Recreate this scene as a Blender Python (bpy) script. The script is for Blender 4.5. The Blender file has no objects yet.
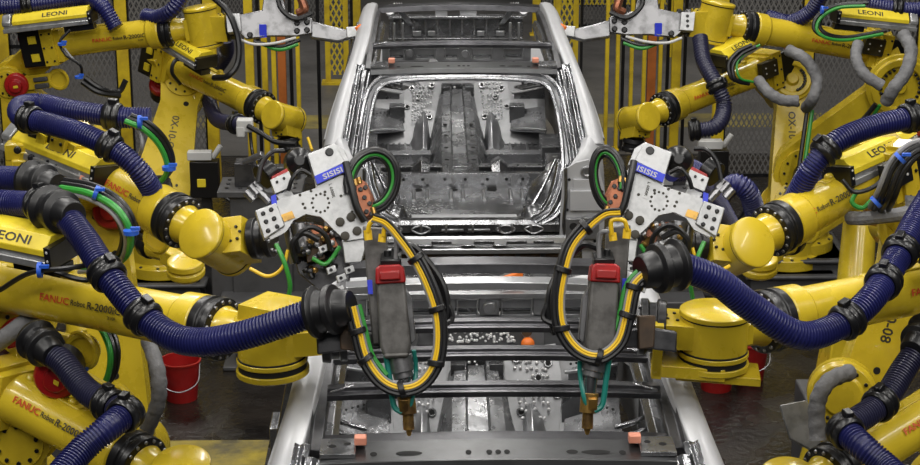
import bpy, bmesh, math, random
from mathutils import Vector as V, Matrix
random.seed(7)
S = bpy.context.scene
COL = S.collection
rad = math.radians

# ------------------------------------------------------------------ camera
FPX = 1860.0
CAM = V((-.229, 0, 4.6)); PITCH = rad(17.6); YAW = rad(1.0)
cd = bpy.data.cameras.new('camera'); cam = bpy.data.objects.new('camera', cd); COL.objects.link(cam)
cam.location = CAM; cam.rotation_euler = (math.pi/2 - PITCH, 0, -YAW)
cd.sensor_width = 36; cd.lens = FPX/920*36; cd.clip_end = 200
S.camera = cam
CF = V((math.sin(YAW)*math.cos(PITCH), math.cos(YAW)*math.cos(PITCH), -math.sin(PITCH)))
CR = V((math.cos(YAW), -math.sin(YAW), 0)); CU = CR.cross(CF)
def ray(px, py): return CF + (px-460)/FPX*CR - (py-232.5)/FPX*CU
def W(px, py, d): return CAM + ray(px, py)*d              # a place seen at that pixel, d metres ahead
def WP(px, py, o, n):                                     # the same on a plane through o with normal n
    r = ray(px, py); return CAM + r*((o-CAM).dot(n)/r.dot(n))

# ------------------------------------------------------------------ world, light, exposure
w = bpy.data.worlds.new('world'); S.world = w; w.use_nodes = True
w.node_tree.nodes['Background'].inputs[0].default_value = (.55, .6, .68, 1)
w.node_tree.nodes['Background'].inputs[1].default_value = .05
def area(loc, size, energy, rot=(0, 0, 0), col=(1, .97, .92)):
    l = bpy.data.lights.new('ceiling_or_fill_lamp', 'AREA'); l.shape = 'RECTANGLE'; l.size, l.size_y = size
    l.energy = energy; l.color = col
    o = bpy.data.objects.new('ceiling_or_fill_lamp', l); COL.objects.link(o); o.location = loc; o.rotation_euler = rot
for x in (-3.6, 0, 3.6):
    for y in (3.2, 7.8, 12.4, 17, 22):
        area((x, y, 7.4), (.22, 3.4), 235 if y < 15 else 130)
area((0, -1.5, 7.4), (7, .3), 420, (rad(25), 0, 0))  # front fill added behind the camera, not one of the hall's lamps
area((-5.5, 4.5, 6.2), (.3, 4), 150, (0, rad(-42), 0)); area((5.5, 4.5, 6.2), (.3, 4), 150, (0, rad(42), 0))
S.view_settings.view_transform = 'Standard'; S.view_settings.look = 'None'
S.view_settings.gamma = 1; S.view_settings.exposure = -0.74; S.view_settings.use_curve_mapping = False

# ------------------------------------------------------------------ materials
def new_mat(name):
    m = bpy.data.materials.new(name); m.use_nodes = True
    return m, m.node_tree.nodes, m.node_tree.links, m.node_tree.nodes['Principled BSDF']
def mat(name, col, rough=.4, metal=0., noise=.0, scale=8., col2=None, bump=0., bscale=None, rvar=0., coat=0.):
    m, N, L, b = new_mat(name)
    b.inputs['Base Color'].default_value = (*col, 1); b.inputs['Roughness'].default_value = rough
    b.inputs['Metallic'].default_value = metal
    if coat: b.inputs['Coat Weight'].default_value = coat
    tc = N.new('ShaderNodeTexCoord')
    if noise or col2 or rvar:
        n = N.new('ShaderNodeTexNoise'); n.inputs['Scale'].default_value = scale; n.inputs['Detail'].default_value = 6
        n.inputs['Roughness'].default_value = .6
        L.new(tc.outputs['Object'], n.inputs['Vector'])
        r = N.new('ShaderNodeValToRGB'); L.new(n.outputs[0], r.inputs[0])
        c2 = col2 or tuple(c*(1-noise) for c in col)
        r.color_ramp.elements[0].position = .36; r.color_ramp.elements[1].position = .56
        r.color_ramp.elements[0].color = (*c2, 1); r.color_ramp.elements[1].color = (*col, 1)
        L.new(r.outputs[0], b.inputs['Base Color'])
        if rvar:
            mr = N.new('ShaderNodeMapRange'); L.new(n.outputs[0], mr.inputs[0])
            mr.inputs[1].default_value = .3; mr.inputs[2].default_value = .7
            mr.inputs[3].default_value = max(.03, rough-rvar); mr.inputs[4].default_value = min(1, rough+rvar)
            L.new(mr.outputs[0], b.inputs['Roughness'])
    if bump:
        n2 = N.new('ShaderNodeTexNoise'); n2.inputs['Scale'].default_value = bscale or scale; n2.inputs['Detail'].default_value = 3
        L.new(tc.outputs['Object'], n2.inputs['Vector'])
        bp = N.new('ShaderNodeBump'); bp.inputs['Strength'].default_value = bump; bp.inputs['Distance'].default_value = .02
        L.new(n2.outputs[0], bp.inputs['Height']); L.new(bp.outputs[0], b.inputs['Normal'])
    return m
M = dict(
 yellow=mat('yellow_paint', (.58, .425, .022), .27, 0, .0, 3.2, (.45, .325, .018), .0, 30, .08, .25),
 yellow2=mat('safety_yellow_paint', (.62, .45, .015), .5, 0, 0, 5, (.42, .29, .012)),
 yellow3=mat('lemon_cover', (.76, .60, .03), .4, 0, 0, 6, (.62, .47, .02)),
 black=mat('black_plastic', (.007, .007, .008), .28), rubber=mat('black_rubber', (.007, .007, .008), .38),
 gloss=mat('black_cast', (.012, .012, .013), .3, .3),
 navy=mat('navy_hose', (.012, .014, .088), .33, 0, .3, 3), navydark=mat('dark_hose', (.018, .018, .045), .36),
 red=mat('red_cap', (.36, .010, .011), .35, 0, .3, 9), redb=mat('red_plastic', (.30, .008, .007), .4, 0, .3, 4),
 alu=mat('machined_aluminium', (.47, .475, .48), .38, .7, .0, 14, (.33, .335, .34), 0, 0, .07),
 steel=mat('steel', (.30, .30, .31), .34, .85, .0, 10, (.16, .16, .165)),
 darksteel=mat('dark_steel', (.10, .10, .105), .38, .75, .0, 9, (.05, .05, .055)),
 grey=mat('grey_paint', (.075, .075, .078), .5, .2, .3, 6), sleeve=mat('grey_sleeve', (.17, .17, .176), .7, 0, .35, 9, None, .5, 30),
 gunbox=mat('gun_grey_paint', (.13, .125, .12), .45, .35, 0, 14, (.07, .067, .063)),
 bright=mat('bright_sheet_metal', (.44, .445, .46), .28, .86, .0, 6, (.36, .365, .375), .15, 7),
 rail=mat('silver_outer_panel', (.47, .475, .49), .42, .3, .0, 4, (.43, .435, .45)),
 chrome=mat('polished_zinc_sheet', (.33, .335, .35), .22, .95, .0, 7, (.24, .245, .255), .14, 6, .05),
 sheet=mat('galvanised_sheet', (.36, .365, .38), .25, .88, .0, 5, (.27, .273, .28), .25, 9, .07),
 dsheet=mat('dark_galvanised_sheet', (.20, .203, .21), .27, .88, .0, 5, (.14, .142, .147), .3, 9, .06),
toe=mat('toe_board_sheet', (.21, .213, .22), .36, .6, .0, 5, (.16, .163, .17), .15, 9), stud=mat('weld_stud', (.75, .75, .76), .3, .5),
 header=mat('header_steel', (.085, .087, .09), .32, .8, .0, 8, (.065, .066, .068)),
 bow=mat('oiled_bow_steel', (.085, .085, .092), .3, .8, .0, 8, (.05, .05, .055), .1, 9),
 hole=mat('hole_shadow', (.004, .004, .004), .9), copper=mat('copper', (.34, .13, .07), .38, .75, 0, 12, (.20, .085, .055)),
 pink=mat('copper_pad', (.75, .30, .2), .45, .2), brass=mat('brass', (.50, .30, .08), .3, .85, .0, 20, (.2, .12, .05)),
 green=mat('green_cable', (.03, .25, .035), .35), teal=mat('teal_hose', (.01, .16, .13), .3),
 ycable=mat('yellow_cable', (.72, .46, .015), .4), gcable=mat('grey_cable', (.19, .19, .195), .4), white=mat('white_plastic', (.5, .5, .49), .4),
 blue=mat('blue_tie', (.02, .10, .55), .4), tape=mat('blue_tape', (.03, .05, .62), .45), orange=mat('orange_plastic', (.75, .17, .02), .45),
 duct=mat('orange_duct', (.42, .12, .02), .5, 0, .3, 5), textb=mat('black_lettering', (.03, .025, .015), .5), textr=mat('red_lettering', (.5, .05, .01), .5),
 brown=mat('brown_steel', (.10, .062, .035), .55, .3, 0, 8, (.05, .035, .025)), wall=mat('hall_wall', (.025, .025, .026), .8, 0, .4, 2),
)
def tex_floor(name, c1, c2, scale, r1, r2, bump=.15):
    m, N, L, b = new_mat(name); tc = N.new('ShaderNodeTexCoord')
    n = N.new('ShaderNodeTexNoise'); n.inputs['Scale'].default_value = scale; n.inputs['Detail'].default_value = 9; n.inputs['Roughness'].default_value = .68
    L.new(tc.outputs['Object'], n.inputs['Vector'])
    r = N.new('ShaderNodeValToRGB'); r.color_ramp.elements[0].position = .38; r.color_ramp.elements[1].position = .64
    r.color_ramp.elements[0].color = (*c1, 1); r.color_ramp.elements[1].color = (*c2, 1)
    L.new(n.outputs[0], r.inputs[0]); L.new(r.outputs[0], b.inputs['Base Color'])
    n2 = N.new('ShaderNodeTexNoise'); n2.inputs['Scale'].default_value = scale*1.7; n2.inputs['Detail'].default_value = 4
    L.new(tc.outputs['Object'], n2.inputs['Vector'])
    mr = N.new('ShaderNodeMapRange'); L.new(n2.outputs[0], mr.inputs[0]); mr.inputs[1].default_value = .4; mr.inputs[2].default_value = .6
    mr.inputs[3].default_value = r1; mr.inputs[4].default_value = r2; L.new(mr.outputs[0], b.inputs['Roughness'])
    n3 = N.new('ShaderNodeTexNoise'); n3.inputs['Scale'].default_value = 22; n3.inputs['Detail'].default_value = 5
    L.new(tc.outputs['Object'], n3.inputs['Vector'])
    bp = N.new('ShaderNodeBump'); bp.inputs['Strength'].default_value = bump; bp.inputs['Distance'].default_value = .02
    L.new(n3.outputs[0], bp.inputs['Height']); L.new(bp.outputs[0], b.inputs['Normal'])
    return m
M['floor'] = tex_floor('oily_concrete', (.004, .003, .0025), (.022, .018, .015), 1.6, .05, .38, .45)
M['aisle'] = tex_floor('aisle_concrete', (.06, .058, .055), (.105, .10, .097), 1.0, .4, .6)
M['yfloor'] = tex_floor('worn_yellow_floor_paint', (.07, .06, .03), (.34, .26, .03), 2.6, .35, .6)
M['yline'] = tex_floor('yellow_line_paint', (.12, .10, .045), (.26, .21, .045), 3, .5, .6)
def tex_mesh(name, col, cell, fill, metal=.3):
    m, N, L, b = new_mat(name); tc = N.new('ShaderNodeTexCoord'); sp = N.new('ShaderNodeSeparateXYZ')
    L.new(tc.outputs['Object'], sp.inputs[0])
    def mth(op, a, b_=None):
        k = N.new('ShaderNodeMath'); k.operation = op
        for i, v in enumerate((a, b_)):
            if v is None: continue
            if isinstance(v, (int, float)): k.inputs[i].default_value = v
            else: L.new(v, k.inputs[i])
        return k.outputs[0]
    h = mth('ADD', sp.outputs[0], sp.outputs[1])
    hx = mth('MULTIPLY', h, 1/cell); hz = mth('MULTIPLY', sp.outputs[2], .5/cell)
    a = mth('ABSOLUTE', mth('SUBTRACT', mth('FRACT', mth('ADD', hx, hz)), .5))
    c = mth('ABSOLUTE', mth('SUBTRACT', mth('FRACT', mth('SUBTRACT', hx, hz)), .5))
    wire = mth('LESS_THAN', mth('MINIMUM', a, c), fill/2)
    b.inputs['Base Color'].default_value = (*col, 1); b.inputs['Roughness'].default_value = .4; b.inputs['Metallic'].default_value = metal
    L.new(wire, b.inputs['Alpha'])
    return m
M['mesh'] = tex_mesh('grey_expanded_metal', (.17, .165, .16), .046, .30)
M['ymesh'] = tex_mesh('yellow_expanded_metal', (.55, .42, .03), .06, .34, 0)

# ------------------------------------------------------------------ mesh builder
def frame(d, n=None):
    d = d.normalized(); n = n or V((0, 0, 1))
    n = n - d*n.dot(d)
    if n.length < 1e-4: n = V((1, 0, 0)) - d*d.x
    n.normalize(); return d, n, d.cross(n)
def smooth_path(pts, k=8, closed=False):
    pts = [V(p) for p in pts]; out = []; n = len(pts)
    if n < 3: return [pts[0].lerp(pts[-1], i/k) for i in range(k+1)]
    for i in range(n if closed else n-1):
        p0 = pts[(i-1) % n] if closed or i else pts[0]*2-pts[1]
        p1, p2 = pts[i], pts[(i+1) % n]
        p3 = pts[(i+2) % n] if closed or i+2 < n else pts[-1]*2-pts[-2]
        for j in range(k):
            t = j/k; out.append(.5*((2*p1)+(p2-p0)*t+(2*p0-5*p1+4*p2-p3)*t*t+(3*p1-p0-3*p2+p3)*t**3))
    if not closed: out.append(pts[-1])
    return out
class MB:
    def __init__(s): s.v = []; s.f = []; s.m = []; s.mats = []; s.mi = 0
    def mat(s, name):
        if name not in s.mats: s.mats.append(name)
        s.mi = s.mats.index(name); return s
    def add(s, vs, fs):
        o = len(s.v); s.v += [V(p) for p in vs]
        for f in fs: s.f.append([i+o for i in f]); s.m.append(s.mi)
        return s
    def box(s, c, sz, fr=None):
        x, y, z = fr or (V((1, 0, 0)), V((0, 1, 0)), V((0, 0, 1))); c = V(c)
        a, b, d = sz[0]/2, sz[1]/2, sz[2]/2
        vs = [c+x*i*a+y*j*b+z*k*d for i in (-1, 1) for j in (-1, 1) for k in (-1, 1)]
        return s.add(vs, [(0, 1, 3, 2), (4, 6, 7, 5), (0, 4, 5, 1), (2, 3, 7, 6), (0, 2, 6, 4), (1, 5, 7, 3)])
    def lathe(s, o, d, prof, n=24, ref=None):                        # prof: (distance along d, radius)
        d, u, v = frame(V(d), ref); o = V(o); vs = []; fs = []
        for h, r in prof:
            for i in range(n):
                a = 2*math.pi*i/n; vs.append(o+d*h+(u*math.cos(a)+v*math.sin(a))*r)
        for k in range(len(prof)-1):
            for i in range(n): fs.append((k*n+i, k*n+(i+1) % n, (k+1)*n+(i+1) % n, (k+1)*n+i))
        fs.append(tuple(range(n))[::-1]); fs.append(tuple(range((len(prof)-1)*n, len(prof)*n)))
        return s.add(vs, fs)
    def cyl(s, a, b, r, r2=None, n=20):
        a, b = V(a), V(b); return s.lathe(a, b-a, [(0, r), ((b-a).length, r if r2 is None else r2)], n)
    def tube(s, pts, r, n=10, k=8, smooth=True, closed=False, rf=None):
        P = smooth_path(pts, k, closed) if smooth else [V(p) for p in pts]
        m = len(P); vs = []; fs = []; u = None
        for i in range(m):
            if closed: t = P[(i+1) % m]-P[i-1]
            else: t = P[min(i+1, m-1)]-P[max(i-1, 0)]
            t.normalize()
            if u is None: u = frame(t, V((.3, .2, 1)))[1]
            u = (u-t*u.dot(t)).normalized(); v = t.cross(u)
            rr = rf(i) if rf else r
            for j in range(n):
                a = 2*math.pi*j/n; vs.append(P[i]+(u*math.cos(a)+v*math.sin(a))*rr)
        for i in range(m if closed else m-1):
            i2 = (i+1) % m
            for j in range(n): fs.append((i*n+j, i*n+(j+1) % n, i2*n+(j+1) % n, i2*n+j))
        if not closed: fs.append(tuple(range(n))[::-1]); fs.append(tuple(range((m-1)*n, m*n)))
        return s.add(vs, fs)
    def prism(s, pts, o, u, v, n, t):                                # 2D outline in (u, v), from o, thickness t along n
        m = len(pts); vs = [o+u*a+v*b for a, b in pts]+[o+u*a+v*b+n*t for a, b in pts]
        fs = [tuple(range(m))[::-1], tuple(range(m, 2*m))]+[(i, (i+1) % m, m+(i+1) % m, m+i) for i in range(m)]
        return s.add(vs, fs)
    def slab(s, pts3, n, t):                                         # planar 3D outline, thickened along n
        m = len(pts3); vs = list(pts3)+[p+n*t for p in pts3]
        return s.add(vs, [tuple(range(m))[::-1], tuple(range(m, 2*m))]+[(i, (i+1) % m, m+(i+1) % m, m+i) for i in range(m)])
    def loft(s, rings, closed_ring=True, closed_path=False, cap=True):
        n = len(rings[0]); m = len(rings); vs = [p for r in rings for p in r]; fs = []
        for i in range(m if closed_path else m-1):
            i2 = (i+1) % m
            for j in range(n if closed_ring else n-1): fs.append((i*n+j, i*n+(j+1) % n, i2*n+(j+1) % n, i2*n+j))
        if cap and closed_ring and not closed_path: fs.append(tuple(range(n))[::-1]); fs.append(tuple(range((m-1)*n, m*n)))
        return s.add(vs, fs)
    def bolts(s, o, d, R, k, r=.009, h=.008, a0=0, n=8, arc=2*math.pi):
        d, u, v = frame(V(d))
        for i in range(k):
            a = a0+arc*i/k; p = V(o)+(u*math.cos(a)+v*math.sin(a))*R; s.lathe(p, d, [(-.004, r), (h, r)], n)
        return s
    def dome(s, o, d, r, h=None, n=8):
        h = h or r*.6; return s.lathe(o, d, [(0, r), (h*.5, r*.85), (h*.85, r*.5), (h, r*.12)], n)
    def build(s, name, parent=None, bevel=0, seg=2, origin=None, angle=35):
        root = origin if origin is not None else (WL[parent] if parent else V((0, 0, 0)))
        me = bpy.data.meshes.new(name); me.from_pydata([tuple(p-root) for p in s.v], [], s.f)
        for q in s.mats: me.materials.append(M[q])
        me.polygons.foreach_set('material_index', s.m)
        bm = bmesh.new(); bm.from_mesh(me); bmesh.ops.recalc_face_normals(bm, faces=bm.faces); bm.to_mesh(me); bm.free()
        me.polygons.foreach_set('use_smooth', [True]*len(me.polygons)); me.set_sharp_from_angle(angle=rad(angle)); me.update()
        o = bpy.data.objects.new(name, me); COL.objects.link(o)
        if parent: o.parent = parent
        else: o.location = root
        WL[o] = root.copy()
        if bevel:
            b = o.modifiers.new('bevel', 'BEVEL'); b.width = bevel; b.segments = seg; b.limit_method = 'ANGLE'; b.angle_limit = rad(40)
        return o
WL = {}
def thing(name, loc, label, cat, group=None):
    o = bpy.data.objects.new(name, None); COL.objects.link(o); o.location = loc; o.empty_display_size = .1
    WL[o] = V(loc); return tag(o, label, cat, group)
def tag(o, label, cat, group=None, kind=None):
    o['label'] = label; o['category'] = cat
    if group: o['group'] = group
    if kind: o['kind'] = kind
    return o
def struct(o): o['kind'] = 'structure'; return o
TX = {}
def text2d(s, bold=True):
    if (s, bold) in TX: return TX[(s, bold)]
    c = bpy.data.curves.new('t', 'FONT'); c.body = s; c.size = 1; c.resolution_u = 2; c.offset = .018 if bold else 0
    o = bpy.data.objects.new('t', c); COL.objects.link(o); bpy.context.view_layer.update()
    me = bpy.data.meshes.new_from_object(o.evaluated_get(bpy.context.evaluated_depsgraph_get()))
    vs = [(v.co.x, v.co.y) for v in me.vertices]; fs = [tuple(p.vertices) for p in me.polygons]
    bpy.data.objects.remove(o); bpy.data.curves.remove(c); bpy.data.meshes.remove(me)
    x0 = min(v[0] for v in vs); x1 = max(v[0] for v in vs); y0 = min(v[1] for v in vs); y1 = max(v[1] for v in vs)
    TX[(s, bold)] = ([(x-x0, y-(y0+y1)/2) for x, y in vs], fs, x1-x0, y1-y0); return TX[(s, bold)]
def flat_text(mb, s, o, u, v, h, center=True, sx=1., n=None):       # h = cap height
    vs, fs, wd, ht = text2d(s); k = h/ht; off = -wd/2 if center else 0
    n = n or u.cross(v)
    return mb.add([o+u*(x+off)*k*sx+v*y*k+n*.0015 for x, y in vs], fs)
def wrap_text(mb, s, p, ax, nf, r, h, sx=1.15):                      # on a tube surface, starts at p on the axis
    vs, fs, wd, ht = text2d(s); k = h/ht; side = nf.cross(ax)
    mb.add([p+ax*x*k*sx+(nf*math.cos(y*k/r)+side*math.sin(y*k/r))*(r+.002) for x, y in vs], fs); return wd*k*sx

# ------------------------------------------------------------------ hall
def plane(name, x0, x1, y0, y1, z, m, t=.02):
    return MB().mat(m).box(((x0+x1)/2, (y0+y1)/2, z-t/2), (x1-x0, y1-y0, t)).build(name)
struct(plane('floor', -9, 9, -4, 30, 0, 'floor', .1))
struct(MB().mat('wall').box((0, 29, 4), (18, .2, 8)).build('wall_back'))
struct(MB().mat('wall').box((-9, 13, 4), (.2, 34, 8)).build('wall_left'))
struct(MB().mat('wall').box((9, 13, 4), (.2, 34, 8)).build('wall_right'))
struct(plane('trim_1', -9, 9, 16.9, 29, .006, 'aisle', .006))
struct(plane('trim_2', -9, -1.05, 17.9, 18.45, .010, 'yline', .004))
struct(plane('trim_3', -9, -1.2, 9.75, 10.36, .004, 'yfloor', .004))
struct(plane('trim_4', 1.05, 9, 17.9, 18.45, .010, 'yline', .004))

def fence(x0, y0, x1, y1, h, label, posts, group=None, meshmat='mesh', z0=.12):
    a, b = V((x0, y0, 0)), V((x1, y1, 0)); t = thing('safety_fence', a, label, 'fence', group)
    d = (b-a).normalized(); n = V((d.y, -d.x, 0)); L = (b-a).length
    for s in posts:
        p = a+d*s
        q = MB().mat('yellow2').box(p+V((0, 0, h/2)), (.10, .08, h), (d, n, V((0, 0, 1)))).box(p+V((0, 0, .01)), (.16, .16, .02), (d, n, V((0, 0, 1))))
        q.build('post', t, .004)
    for i in range(len(posts)-1):
        s0, s1 = posts[i]+.05, posts[i+1]-.05; c = a+d*(s0+s1)/2
        m = MB().mat(meshmat); zz = V((0, 0, 1))
        m.add([a+d*s0+zz*z0, a+d*s1+zz*z0, a+d*s1+zz*h, a+d*s0+zz*h], [(0, 1, 2, 3)]); m.build('mesh_panel', t)
        f = MB().mat('black')
        for sx in (s0, s1): f.box(a+d*sx+zz*(z0+h)/2, (.03, .03, h-z0), (d, n, zz))
        for z in (z0, 1.3, h): f.box(c+zz*z, (s1-s0, .03, .03), (d, n, zz))
        f.build('panel_frame', t)
    return t
fence(-5.2, 15.75, -2.05, 15.75, 3.3, 'grey mesh safety fence with yellow posts behind the left rear robots', [0, 1.33, 2.35, 3.1])
fence(2.3, 15.75, 5.4, 15.75, 3.3, 'grey mesh safety fence with yellow posts behind the right rear robots', [0, .75, 1.75, 3.1])
fence(-6, 22.5, -1.0, 22.5, 3.4, 'distant mesh fence across the aisle on the left', [0, 1.6, 3.2, 4.9])
fence(1.0, 22.5, 6, 22.5, 3.4, 'distant mesh fence across the aisle on the right', [.1, 1.8, 3.4, 5])
# thin yellow mesh pillars
for x, y, lb in ((-1.22, 19.9, 'yellow mesh guard pillar left of the rear car roof'), (1.30, 20.2, 'yellow mesh guard pillar right of the rear car roof')):
    t = thing('guard_pillar', (x, y, 0), lb, 'post')
    for sx in (-.10, .10): MB().mat('yellow2').box((x+sx, y, 1.6), (.055, .055, 3.2)).build('post', t)
    MB().mat('black').box((x+.165, y, 1.6), (.03, .05, 3.2)).build('edge_strip', t)
    MB().mat('ymesh').add([(x-.1, y, .1), (x+.1, y, .1), (x+.1, y, 3.2), (x-.1, y, 3.2)], [(0, 1, 2, 3)]).build('mesh_panel', t)
    MB().mat('yellow2').box((x, y, .015), (.34, .2, .03)).build('foot_plate', t)
def curtain(px, pyb, items, label, h=2.35, d=None):                 # the row of bright posts beside the line
    g = CAM+ray(px, pyb)*(-CAM.z/ray(px, pyb).z); t = thing('light_guard', g, label, 'guard')
    for off, wd, m, nm in items:
        MB().mat(m).box(g+V((off, 0, h/2+.01)), (wd, .06 if m != 'black' else .04, h)).box(g+V((off, 0, .01)), (wd*1.6, .14, .02)).build(nm, t, .003)
    MB().mat('darksteel').box(g+V((items[len(items)//2][0], .02, h+.03)), (abs(items[-1][0]-items[0][0])+.16, .12, .06)).build('top_rail', t)
curtain(254, 185, [(0, .075, 'yellow2', 'post'), (.08, .03, 'black', 'edge_strip'), (.13, .05, 'yellow2', 'post'), (.21, .04, 'yellow2', 'post'), (.28, .07, 'duct', 'cable_duct'), (.36, .03, 'black', 'edge_strip'), (.42, .035, 'yellow2', 'post'), (.6, .03, 'black', 'edge_strip')],
        'row of yellow guard posts with orange duct left of the rear car')
curtain(610, 150, [(-.05, .035, 'yellow2', 'post'), (.05, .035, 'yellow2', 'post'), (.10, .03, 'black', 'edge_strip'), (.18, .035, 'yellow2', 'post'), (.30, .035, 'yellow2', 'post'), (.37, .08, 'duct', 'cable_duct'), (.45, .035, 'yellow2', 'post'), (.52, .03, 'black', 'edge_strip'), (.60, .085, 'yellow2', 'post'), (.68, .03, 'black', 'edge_strip')],
        'row of yellow guard posts with orange duct right of the rear car')
# aisle clutter behind the fences
def cabinet(c, sz, label, m='grey', extra=None):
    x, y, z = c; t = thing('control_cabinet', (x, y, 0), label, 'cabinet')
    MB().mat(m).box((x, y, z), sz).build('body', t, .01)
    MB().mat('grey').box((x, y-sz[1]/2-.008, z), (sz[0]*.9, .016, sz[2]*.92)).build('door', t, .005)
    MB().mat('black').box((x+sz[0]*.35, y-sz[1]/2-.03, z), (.03, .03, .16)).build('handle', t)
    MB().mat('yellow2').box((x-sz[0]*.2, y-sz[1]/2-.02, z+sz[2]*.3), (.12, .006, .1)).build('warning_plate', t)
cabinet((-4.1, 24.5, .9), (1.2, .6, 1.8), 'grey control cabinet far behind the left fence')
cabinet((-2.3, 25.5, 1.0), (.9, .6, 2.0), 'dark control cabinet far behind the left guard posts', 'darksteel')
cabinet((2.1, 24.6, 1.1), (1.3, .6, 2.2), 'dark control cabinet far behind the right guard pillar', 'darksteel')
cabinet((4.3, 25, .9), (1.4, .6, 1.8), 'grey control cabinet far behind the right fence')
t = thing('roller_barrier', (1.9, 21.2, 0), 'yellow mesh barrier low across the aisle right of the rear car', 'barrier')
MB().mat('ymesh').add([(1.25, 21.2, .62), (2.6, 21.2, .62), (2.6, 21.2, .9), (1.25, 21.2, .9)], [(0, 1, 2, 3)]).build('mesh_panel', t)
for x in (1.25, 2.6): MB().mat('yellow2').box((x, 21.2, .46), (.06, .06, .92)).build('post', t)
MB().mat('yellow2').box((1.92, 21.2, .91), (1.36, .04, .03)).build('top_rail', t)
def floor_rail(a, b, label):
    a, b = V(a), V(b); d, n, v = frame(b-a, V((0, 0, 1)))
    tag(MB().mat('steel').box((a+b)/2+V((0, 0, .05)), ((b-a).length, .05, .1), (d, v, n)).box((a+b)/2+V((0, 0, .012)), ((b-a).length, .14, .02), (d, v, n)).build('floor_rail'), label, 'rail')
floor_rail((1.42, 18.3, .008), (1.34, 20.6, .008), 'low steel guide rail on the aisle floor right of the rear car')

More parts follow.
